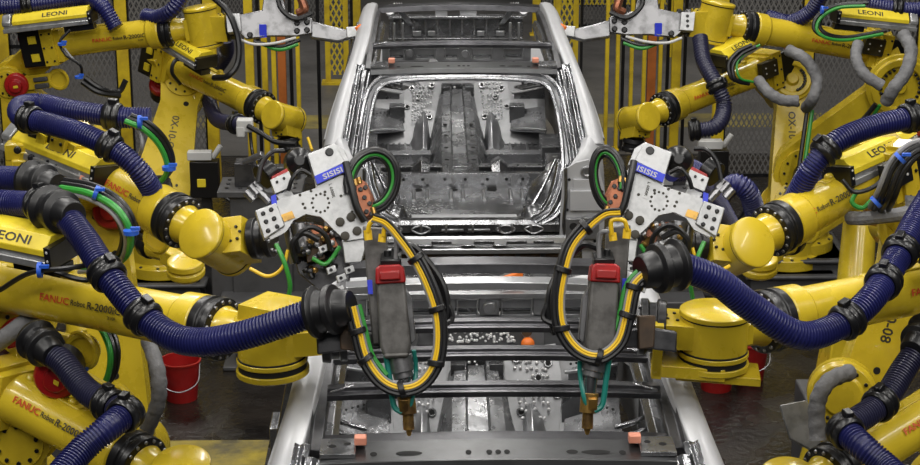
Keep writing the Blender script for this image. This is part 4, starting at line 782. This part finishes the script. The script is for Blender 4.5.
# ------------------------------------------------------------------ brackets and weld guns
def mirror_fn(side):
    return (lambda p: p) if side > 0 else (lambda p: V((-p.x, p.y, p.z)))
def bracket(side, label, gl):
    """aluminium tool bracket; outlines are taken on one upright plane facing down the line"""
    mf = mirror_fn(side); n = V((.10, -.93, .36)).normalized(); o = W(310, 200, 6.95)
    q = lambda px, py, k=0.: mf(WP(px, py, o, n)+n*k); nn = mf(n)
    t = thing('tool_bracket', q(258, 220), label, 'tool bracket', 'welding tool brackets')
    def sl(pts, k, th, m, name, bev=.004):
        return MB().mat(m).slab([q(a, b, k) for a, b in pts], -nn, th).build(name, t, bev)
    plate = [(262, 212), (278, 200), (316, 188), (313, 170), (346, 160), (355, 178), (362, 205), (369, 228), (366, 238), (346, 241), (334, 230), (321, 217), (306, 214), (294, 220), (286, 232), (270, 240)]
    m = MB().mat('alu').slab([q(a, b, 0) for a, b in plate], -nn, .035).mat('textb')
    for i in range(12): a = i*math.pi/6; m.lathe(q(320.5+8.6*math.cos(a), 203+9.2*math.sin(a), 0), nn, [(0, .0052), (.0015, .0052)], 8)
    for a, b in ((303, 204), (305, 208), (325, 192), (341, 196), (352, 212), (311, 191), (300, 195)): m.lathe(q(a, b), nn, [(0, .006), (.0015, .006)], 8)
    for a, b in ((340, 222), (351, 217), (345, 236), (357, 231)): m.lathe(q(a, b), nn, [(0, .017), (.012, .017), (.013, .012)], 18)
    u = (q(334, 206)-q(329, 186)).normalized(); v = u.cross(nn)
    m.build('plate', t, .002)
    m = MB().mat('alu').slab([q(a, b, .002) for a, b in ((327, 183), (331, 181), (337, 199), (332, 201))], nn, .002)
    u = (q(334, 200)-q(329, 182)).normalized(); v = nn.cross(u)
    m.mat('textb'); flat_text(m, 'L 6000K', q(332, 191, .005), u, v, .012, n=nn); m.build('type_plate', t)
    m = MB().mat('brass').slab([q(a, b, .004) for a, b in ((281, 215), (292, 211), (295, 218), (284, 222))], nn, .004); m.build('small_plate', t)
    # flange block with bolts
    f = MB().mat('alu').slab([q(a, b, .02) for a, b in ((255, 211), (276, 203), (285, 226), (264, 240))], -nn, .10)
    for a, b in ((263, 214), (266, 222), (268, 231), (271, 210), (274, 219), (277, 227)): f.mat('gloss').lathe(q(a, b, .02), nn, [(0, .009), (.008, .009)], 10)
    f.build('flange_block', t, .004)
    # upper block and blue tape
    b = MB().mat('alu').slab([q(a, c, .03) for a, c in ((307, 155), (334, 144), (345, 163), (314, 178))], -nn, .12)
    b.slab([q(a, c, .015) for a, c in ((334, 144), (344, 150), (352, 168), (345, 165))], -nn, .12)
    b.mat('gloss').lathe(q(329, 153, .03), nn, [(0, .016), (.006, .016), (.006, .009)], 18); b.build('upper_block', t, .004)
    m = MB().mat('tape').slab([q(a, c, .036) for a, c in ((314, 177), (346, 163), (350, 170), (317, 185))], -nn, .008); tp = m.build('blue_tape', t)
    u = (q(349, 167)-q(316, 181)).normalized(); u = u if side > 0 else -u; v = nn.cross(u); v = v if v.dot(CU) > 0 else -v
    m = MB().mat('white'); flat_text(m, 'SISISI' if side > 0 else 'ISISIS', q(332, 174, .036), u, v, .020, sx=1.4, n=nn); m.build('lettering', tp)
    # lower fork tip
    sl([(342, 240), (362, 232), (367, 245), (362, 262), (345, 263)], -.02, .05, 'alu', 'fork_tip')
    # silver valve box with red top
    m = MB().mat('alu').slab([q(a, c, .0) for a, c in ((270, 180), (289, 171), (294, 186), (275, 194))], -nn, .08)
    for a in (277, 284): m.mat('gloss').lathe(q(a, 182+(277-a)*.5, 0), nn, [(0, .006), (.01, .006)], 8)
    m.mat('red').slab([q(a, c, -.01) for a, c in ((272, 176), (287, 168), (289, 172), (271, 180))], -nn, .06).build('valve_box', t, .004)
    MB().mat('alu').slab([q(a, c, -.03) for a, c in ((275, 194), (290, 187), (296, 198), (282, 204))], -nn, .05).build('valve_mount', t, .003)
    MB().mat('tape').slab([q(a, c, .001) for a, c in ((271, 196), (276, 194), (277, 204), (272, 206))], -nn, .04).build('blue_label', t)
    # copper shunt pack
    m = MB().mat('copper')
    for i in range(6): m.slab([q(a+i*1.2, c, .02-.022*i) for a, c in ((352, 183), (362, 180), (370, 196), (372, 214), (362, 220), (355, 206))], -nn, .014)
    m.mat('gloss')
    for a, c in ((360, 190), (365, 188), (364, 198), (369, 204), (366, 212), (371, 214)): m.lathe(q(a, c, .02), nn, [(0, .009), (.012, .009)], 10)
    m.build('copper_shunt', t, .002)
    m = MB().mat('rubber').tube([q(345, 163, .03), q(350, 185, .05), q(356, 208, .05), q(364, 222, .04)], .014, 10).build('black_hose', t)
    # green and black water cables in a ring
    cx, cy = (372, 181) if side > 0 else (371, 180)
    for i, (mm, rr, dr, dz) in enumerate((('rubber', .0125, 2, 0), ('green', .0075, -2.8, .004), ('rubber', .007, -6, -.01), ('rubber', .006, -.2, .014))):
        pts = []
        for j in range(11):
            a = rad(205-j*29); R = 24+dr; k = 1.0 if side > 0 else .62; pts.append(q(cx+R*k*math.cos(a)+3*math.sin(a), cy-(R+5)*math.sin(a), .03+dz-.006*j))
        MB().mat(mm).tube(pts, rr, 10, 8).build('water_cable', t)
    # brass fittings
    for a, c in ((354, 180), (358, 178), (372, 208)): MB().mat('brass').cyl(q(a, c, .03), q(a+1.5, c+6, .03), .010, n=8).build('fitting', t)
    # mechanics hanging under the plate
    m = MB().mat('steel').cyl(q(300, 222, -.06), q(304, 250, -.06), .030).cyl(q(290, 226, -.1), q(296, 262, -.1), .022)
    m.mat('copper').slab([q(a, c, -.07) for a, c in ((310, 222), (330, 226), (340, 245), (318, 252))], -nn, .05).mat('brown').slab([q(a, c, -.05) for a, c in ((304, 236), (322, 232), (326, 258), (308, 262))], -nn, .06)
    m.mat('darksteel').slab([q(a, c, -.12) for a, c in ((286, 224), (350, 236), (352, 270), (322, 290), (300, 272))], -nn, .05)
    for _ in range(26): m.mat(random.choice(['brass', 'steel', 'gloss', 'alu'])); a, c = random.uniform(300, 338), random.uniform(226, 272); m.lathe(q(a, c, -.04), nn+V((random.uniform(-.5, .5), 0, random.uniform(-.5, .5))), [(-.05, .012), (.015, .012), (.018, .007)], 8)
    m.build('clamp_mechanism', t, .002)
    cables(t, [('rubber', .010, [q(298, 252, .02), q(296, 238, .05), q(310, 228, .06), q(325, 236, .04), q(330, 250, .02)]), ('rubber', .012, [q(296, 262, 0), q(292, 246, .04), q(302, 234, .05), q(318, 240, .03)])])
    cables(t, [('green', .009, [q(276, 244, .0), q(284, 262, .02), q(290, 284, .0), q(288, 300, -.05)]), ('ycable', .007, [q(250, 268, -.05), q(268, 276, -.02), q(282, 268, .0), q(288, 250, .0)]), ('rubber', .009, [q(284, 150, -.02), q(272, 152, 0), q(262, 164, .0), q(258, 182, .0)]), ('rubber', .008, [q(310, 176, .05), q(300, 172, .06), q(292, 180, .06), q(288, 192, .05)]), ('green', .008, [q(340, 246, -.02), q(332, 258, -.02), q(324, 264, .0), q(312, 258, .0)])])
    for a, c in ((318, 247), (326, 268), (336, 276), (344, 268), (334, 288)): MB().mat('alu').slab([q(a, c, .0), q(a+9, c-3, .0), q(a+11, c+3, .0), q(a+2, c+7, .0)], -nn, .04).mat('gloss').lathe(q(a+5, c+2, .0), nn, [(0, .007), (.006, .007)], 8).build('clamp_block', t, .002)
    # rear motor: black domed housing with cable above the valve box
    m = MB().mat('gloss').lathe(q(300, 160, -.10), nn, [(-.1, .055), (0, .06), (.05, .05), (.075, .02)], 24).cyl(q(272, 168, -.08), q(262, 176, -.06), .05).build('servo_motor', t, .003)
    m = MB().mat('steel'); 
    for a, c in ((250, 184), (256, 186), (246, 190), (262, 192), (254, 181)): m.cyl(q(a, c, -.05), q(a+8, c+9, -.05), .016, n=10)
    m.build('air_fitting', t, .002)
    return t
bracket(1, 'silver tool bracket with blue tape left of the rear car opening', 0); bracket(-1, 'silver tool bracket with blue tape right of the rear car opening', 0)

def gun(side, label):
    mf = mirror_fn(side); n = V((.0, -.95, .30)).normalized(); o = W(400, 320, 6.25); nn = mf(n)
    q = lambda px, py, k=0.: mf(WP(px, py, o, n)+n*k)
    t = thing('weld_gun', q(400, 300), label, 'weld gun', 'spot weld guns over the front car')
    MB().mat('gunbox').slab([q(a, b, .05) for a, b in ((377, 280), (405, 280), (411, 345), (410, 354), (384, 356), (380, 345))], -nn, .12).slab([q(a, b, .055) for a, b in ((384, 352), (409, 351), (409, 357), (384, 358))], -nn, .08).build('transformer_body', t, .01, 3)
    m = MB().mat('red').slab([q(a, b, .06) for a, b in ((376, 268), (380, 265), (400, 264), (404, 268), (406, 282), (376, 284))], -nn, .12).mat('redb').slab([q(a, b, .075) for a, b in ((380, 271), (400, 270), (401, 279), (380, 280))], -nn, .02)
    m.build('red_cap', t, .005)
    m = MB().mat('gloss').box(q(391, 262, .0), (.07, .08, .04)).cyl(q(388, 264, 0), q(387, 250, 0), .012).cyl(q(394, 264, 0), q(395, 248, 0), .012).build('connector', t, .004)
    # grey uprights
    MB().mat('gunbox').slab([q(a, b, -.03) for a, b in ((362, 226), (386, 228), (388, 262), (380, 266), (380, 345), (372, 345))], -nn, .06).build('mount_arm', t, .006)
    MB().mat('steel').slab([q(a, b, -.02) for a, b in ((404, 285), (412, 300), (416, 340), (411, 345))], -nn, .05).build('side_plate', t, .003)
    MB().mat('tape').slab([q(a, b, .0) for a, b in ((367, 280), (372, 280), (373, 294), (368, 294))], -nn, .01).build('blue_label', t)
    # cross link to the robot wrist
    MB().mat('darksteel').slab([q(a, b, -.06) for a, b in ((315, 335), (345, 330), (380, 336), (380, 350), (345, 352), (316, 356))], -nn, .07).build('link_arm', t, .006)
    MB().mat('brown').slab([q(a, b, -.02) for a, b in ((338, 318), (356, 318), (356, 352), (340, 350))], -nn, .05).build('side_bracket', t, .005)
    # shank, collars, tip
    m = MB().mat('steel').cyl(q(399, 356, .0), q(402, 372, .0), .042, n=24).cyl(q(402, 370, 0), q(404, 378, 0), .034).mat('chrome').cyl(q(404, 376, 0), q(407, 398, 0), .022, n=20)
    m.build('piston', t, .003)
    m = MB().mat('brass').cyl(q(406, 394, 0), q(408, 414, 0), .030, n=18).cyl(q(408, 412, 0), q(409, 430, 0), .019, n=16).cyl(q(409, 429, 0), q(409, 436, 0), .013, .006, n=12)
    m.box(q(404, 405, .02), (.03, .03, .05)).build('electrode', t, .002)
    cables(t, [('teal', .010, [q(386, 355, .02), q(390, 380, .02), q(394, 405, .02), q(402, 412, .02)]), ('teal', .008, [q(414, 350, .02), q(416, 370, .0), q(413, 395, .02), q(409, 408, .02)])], name='coolant_hose')
    # bundle of cables in a U below and up to the bracket
    lp = [(346, 272), (362, 288), (369, 316), (378, 343), (398, 357), (420, 350), (435, 328), (438, 300), (433, 270), (425, 246), (410, 228), (392, 214), (376, 212)] if side < 0 else [(352, 306), (358, 330), (366, 358), (382, 380), (402, 388), (422, 382), (436, 362), (440, 335), (437, 308), (428, 282), (416, 258), (402, 238), (388, 222), (374, 216)]
    def off(dr):
        P = []
        for i, (a, b) in enumerate(lp):
            a0, b0 = lp[max(0, i-1)]; a1, b1 = lp[min(len(lp)-1, i+1)]; tx, ty = a1-a0, b1-b0; l = math.hypot(tx, ty)
            P.append((a+ty/l*dr, b-tx/l*dr))
        return P
    cb = [('ycable', .0052, .8, .07), ('rubber', .006, -1.2, .07), ('ycable', .0045, 3.4, .07), ('gcable', .0055, 5.2, .065), ('rubber', .011, -4.6, .06), ('green', .009, 7.5, .04), ('rubber', .009, 2, .05)]
    for mm, rr, dr, dz in cb:
        P = off(dr); 
        if mm == 'green': P = P[:4]
        if mm == 'rubber' and dr == -4.6: P = P[:11]
        MB().mat(mm).tube([q(a, b, dz) for a, b in P], rr, 8, 6).build('cable', t)
    for i in (1, 2, 4, 6, 8, 10):
        a, b = lp[i]; a1, b1 = lp[i+1]; d = q(a1, b1)-q(a, b)
        MB().mat('rubber').lathe(q(a, b, .058), d, [(-.010, .030), (.010, .030)], 14).build('cable_strap', t, .003)
    cables(t, [('rubber', .012, [q(440, 335, .02), q(447, 310, .02), q(443, 285, .02), q(428, 262, .0), q(412, 246, 0), q(396, 250, 0), q(392, 260, 0)]), ('rubber', .010, [q(441, 325, .04), q(452, 318, .02), q(446, 300, .02), q(436, 280, .0), q(425, 262, 0)]),
               ('ycable', .008, [q(368, 232, .05), q(372, 222, .06), q(384, 222, .06), q(384, 236, .05)]), ('gcable', .008, [q(386, 232, .05), q(396, 236, .04), q(396, 262, .03)])])
    m = MB().mat('ycable').cyl(q(368, 230, .04), q(369, 240, .04), .014, n=8).cyl(q(383, 234, .04), q(382, 242, .04), .014, n=8).build('plug', t)
    return t
gun(1, 'hanging grey weld gun with red cap over the left of the near roof'); gun(-1, 'hanging grey weld gun with red cap over the right of the near roof')

# tools of the rear pair: plate with long pale arm reaching the roof rail
def rear_tool(side, label):
    mf = mirror_fn(side); n = V((0, -.95, .3)).normalized(); o = W(290, 30, 12.9); nn = mf(n); q = lambda a, b, k=0.: mf(WP(a, b, o, n)+n*k)
    t = thing('clamp_tool', q(230, 27), label, 'clamp tool', 'clamp tools of the rear robots')
    MB().mat('alu').slab([q(a, b, .03) for a, b in ((226, 14), (240, 14), (242, 32), (228, 33))], -nn, .14).mat('gloss').lathe(q(234, 18, .03), nn, [(0, .012), (.006, .012)], 8).lathe(q(234, 23, .03), nn, [(0, .012), (.006, .012)], 8).lathe(q(234, 28, .03), nn, [(0, .012), (.006, .012)], 8).build('flange_block', t, .005)
    m = MB().mat('steel').slab([q(a, b) for a, b in ((238, 15), (262, 10), (264, -6), (282, -6), (286, 12), (312, 18), (312, 33), (296, 36), (270, 36), (246, 39), (240, 34))], -nn, .06)
    for a, b in ((297, 23), (307, 22), (297, 31), (307, 30), (250, 35)): m.mat('gloss').lathe(q(a, b), nn, [(0, .022), (.015, .02)], 14)
    m.build('plate', t, .006)
    MB().mat('tape').box(q(263, 31, .005), (.05, .01, .09)).build('blue_label', t)
    MB().mat('steel').slab([q(a, b, -.02) for a, b in ((310, 20), (325, 24), (346, 29), (356, 27), (357, 36), (338, 42), (310, 38))], -nn, .08).build('arm', t, .015, 3)
    MB().mat('alu').slab([q(a, b, .0) for a, b in ((346, 27), (357, 26), (358, 36), (347, 38))], -nn, .1).build('jaw', t, .005)
    MB().mat('orange').cyl(q(357, 26, -.02), q(361, 32, -.02), .03, n=12).build('electrode_cap', t)
    cables(t, [('copper', .03, [q(300, -4, .05), q(305, 10, .05), q(298, 14, .03)]), ('rubber', .018, [q(278, -6, .07), q(282, 10, .08), q(296, 20, .08), q(312, 14, .05)]), ('white', .010, [q(240, 40, .03), q(255, 45, .05), q(275, 44, .05), q(296, 38, .02)]), ('green', .014, [q(262, 44, .0), q(280, 50, .03), q(298, 44, .0)]), ('rubber', .014, [q(255, 42, .0), q(280, 47, .03), q(300, 40, .0)])])
    return t
rear_tool(1, 'steel clamp tool reaching the rear car roof from the left'); rear_tool(-1, 'steel clamp tool reaching the rear car roof from the right')

# ------------------------------------------------------------------ small equipment
def bucket(px, py, label, r=.125, m='redb'):
    g = CAM+ray(px, py)*(-CAM.z/ray(px, py).z); t = thing('bucket', g, label, 'bucket')
    MB().mat(m).lathe(g, UP, [(0, r*.78), (.02, r*.8), (.25, r), (.255, r*1.06), (.265, r*1.06), (.265, r*.98), (.03, r*.76)], 32).build('pail', t)
    MB().mat('steel').tube([g+V((-r, 0, .24)), g+V((-r*.9, -.10, .14)), g+V((0, -r*1.2, .10)), g+V((r*.9, -.1, .14)), g+V((r, 0, .24))], .004, 6).build('handle', t)
bucket(182, 398, 'red bucket on the dark floor at left'); bucket(716, 388, 'red bucket on the floor under the front right wrist')
bucket(748, 378, 'second red bucket on the floor, behind the first at right')
def fixture(px, py, d, sx, label, h=None):
    p = W(px, py, d); g = V((p.x, p.y, 0)); t = thing('fixture_stand', g, label, 'fixture stand')
    MB().mat('grey').box(g+V((0, 0, p.z/2)), (.36*sx, .3, p.z)).box(g+V((0, -.1, p.z*.62)), (.62*sx, .06, .5)).box(g+V((0, -.2, p.z*.42)), (.5*sx, .3, .05)).box(g+V((0, 0, .015)), (.5*sx, .5, .03)).build('column', t, .008)
    m = MB().mat('grey').box(g+V((0, 0, p.z+.02)), (.5*sx, .36, .04))
    for i in range(6):
        for j in range(3): m.mat('gloss').lathe(g+V((-.2*sx+.08*sx*i, -.1+.1*j, p.z+.04)), UP, [(0, .014), (.008, .014)], 8)
    m.build('top_plate', t, .004)
    m = MB().mat('darksteel').box(g+V((-.1*sx, 0, p.z+.12)), (.12, .14, .16)).box(g+V((.1*sx, .02, p.z+.1)), (.08, .1, .12)).mat('steel').cyl(g+V((-.1*sx, -.05, p.z+.2)), g+V((.02*sx, -.1, p.z+.27)), .022).mat('alu').box(g+V((.02, -.02, p.z+.08)), (.09, .07, .07))
    m.build('clamp_unit', t, .005)
fixture(262, 190, 12.2, 1.1, 'grey fixture stand at the left rear corner of the rear car'); fixture(662, 190, 12.2, 1.1, 'grey fixture stand at the right rear corner of the rear car')
def junction(px, py, d, label):
    p = W(px, py, d); g = V((p.x, p.y, 0)); t = thing('sensor_post', g, label, 'sensor post')
    MB().mat('darksteel').box(g+V((0, 0, p.z/2)), (.07, .07, p.z)).box(g+V((0, 0, .01)), (.2, .2, .02)).build('post', t, .004)
    MB().mat('gloss').box(p+V((0, -.05, 0)), (.20, .12, .26)).mat('yellow3').box(p+V((-.02, -.115, -.02)), (.06, .006, .06)).build('box', t, .006)
    MB().mat('white').box(p+V((-.03, -.06, .17)), (.17, .08, .06)).cyl(p+V((.06, -.06, .15)), p+V((.12, -.06, .24)), .02, n=8).build('sensor_head', t, .005)
    MB().mat('rubber').tube([p+V((.1, -.1, -.1)), p+V((.22, -.12, -.2)), p+V((.2, -.1, -.36)), p+V((.03, -.05, -.4))], .011, 8).build('cable', t)
junction(206, 176, 13.2, 'sensor post with white head in front of the left mesh fence'); junction(712, 165, 13.2, 'sensor post with white head in front of the right mesh fence')
# hidden second wrists behind the middle robots: lower yellow wrist units with their ring
def lower_wrist(side, label):
    mf = mirror_fn(side); a, b, c = mf(W(118, 226, 10.2)), mf(W(150, 243, 10.0)), mf(W(186, 266, 9.7)); base = mf(W(92, 420, 10.6))
    t = thing('handling_arm', (base.x, base.y, 0), label, 'robot arm', 'slim yellow arms behind the middle robots'); d, n, v = frame(c-a)
    MB().mat('yellow').lathe(a-d*.55, d, [(0, .07), (.5, .065), (.72, .07)], 28).lathe(b+d*.05, d, [(0, .07), (.12, .05), (.16, .06)], 24).build('forearm', t, .005)
    MB().mat('gloss').lathe(b-d*.03, d, [(0, .07), (.01, .082), (.06, .082), (.07, .06)], 30).build('reducer_ring', t, .003)
    MB().mat('yellow').lathe(c-UP*.06, V((0, -.2, 1)), [(0, .08), (.02, .10), (.05, .10), (.052, .09), (.065, .09), (.067, .10), (.10, .095), (.105, .07)], 36).box(c-d*.1, (.2, .08, .08), (d, n, v)).build('wrist', t, .005)
    e = a-d*.5; MB().mat('yellow').loft([[V((base.x+x*k, base.y+y*k, z)) for x, y in ((-.13, -.12), (.13, -.12), (.13, .12), (-.13, .12))] for z, k in ((.5, 1.3), (.9, 1.0))]).cyl(V((base.x, base.y, .9)), e, .11, .09).cyl(e-V((0, .14, 0)), e+V((0, .12, 0)), .13, n=28).build('upper_arm', t, .01)
    MB().mat('grey').box((base.x, base.y, .25), (.5, .5, .5)).build('riser', t, .01)
lower_wrist(1, 'slim yellow arm ending just below the middle left robot wrist'); lower_wrist(-1, 'slim yellow arm ending just below the middle right robot wrist')
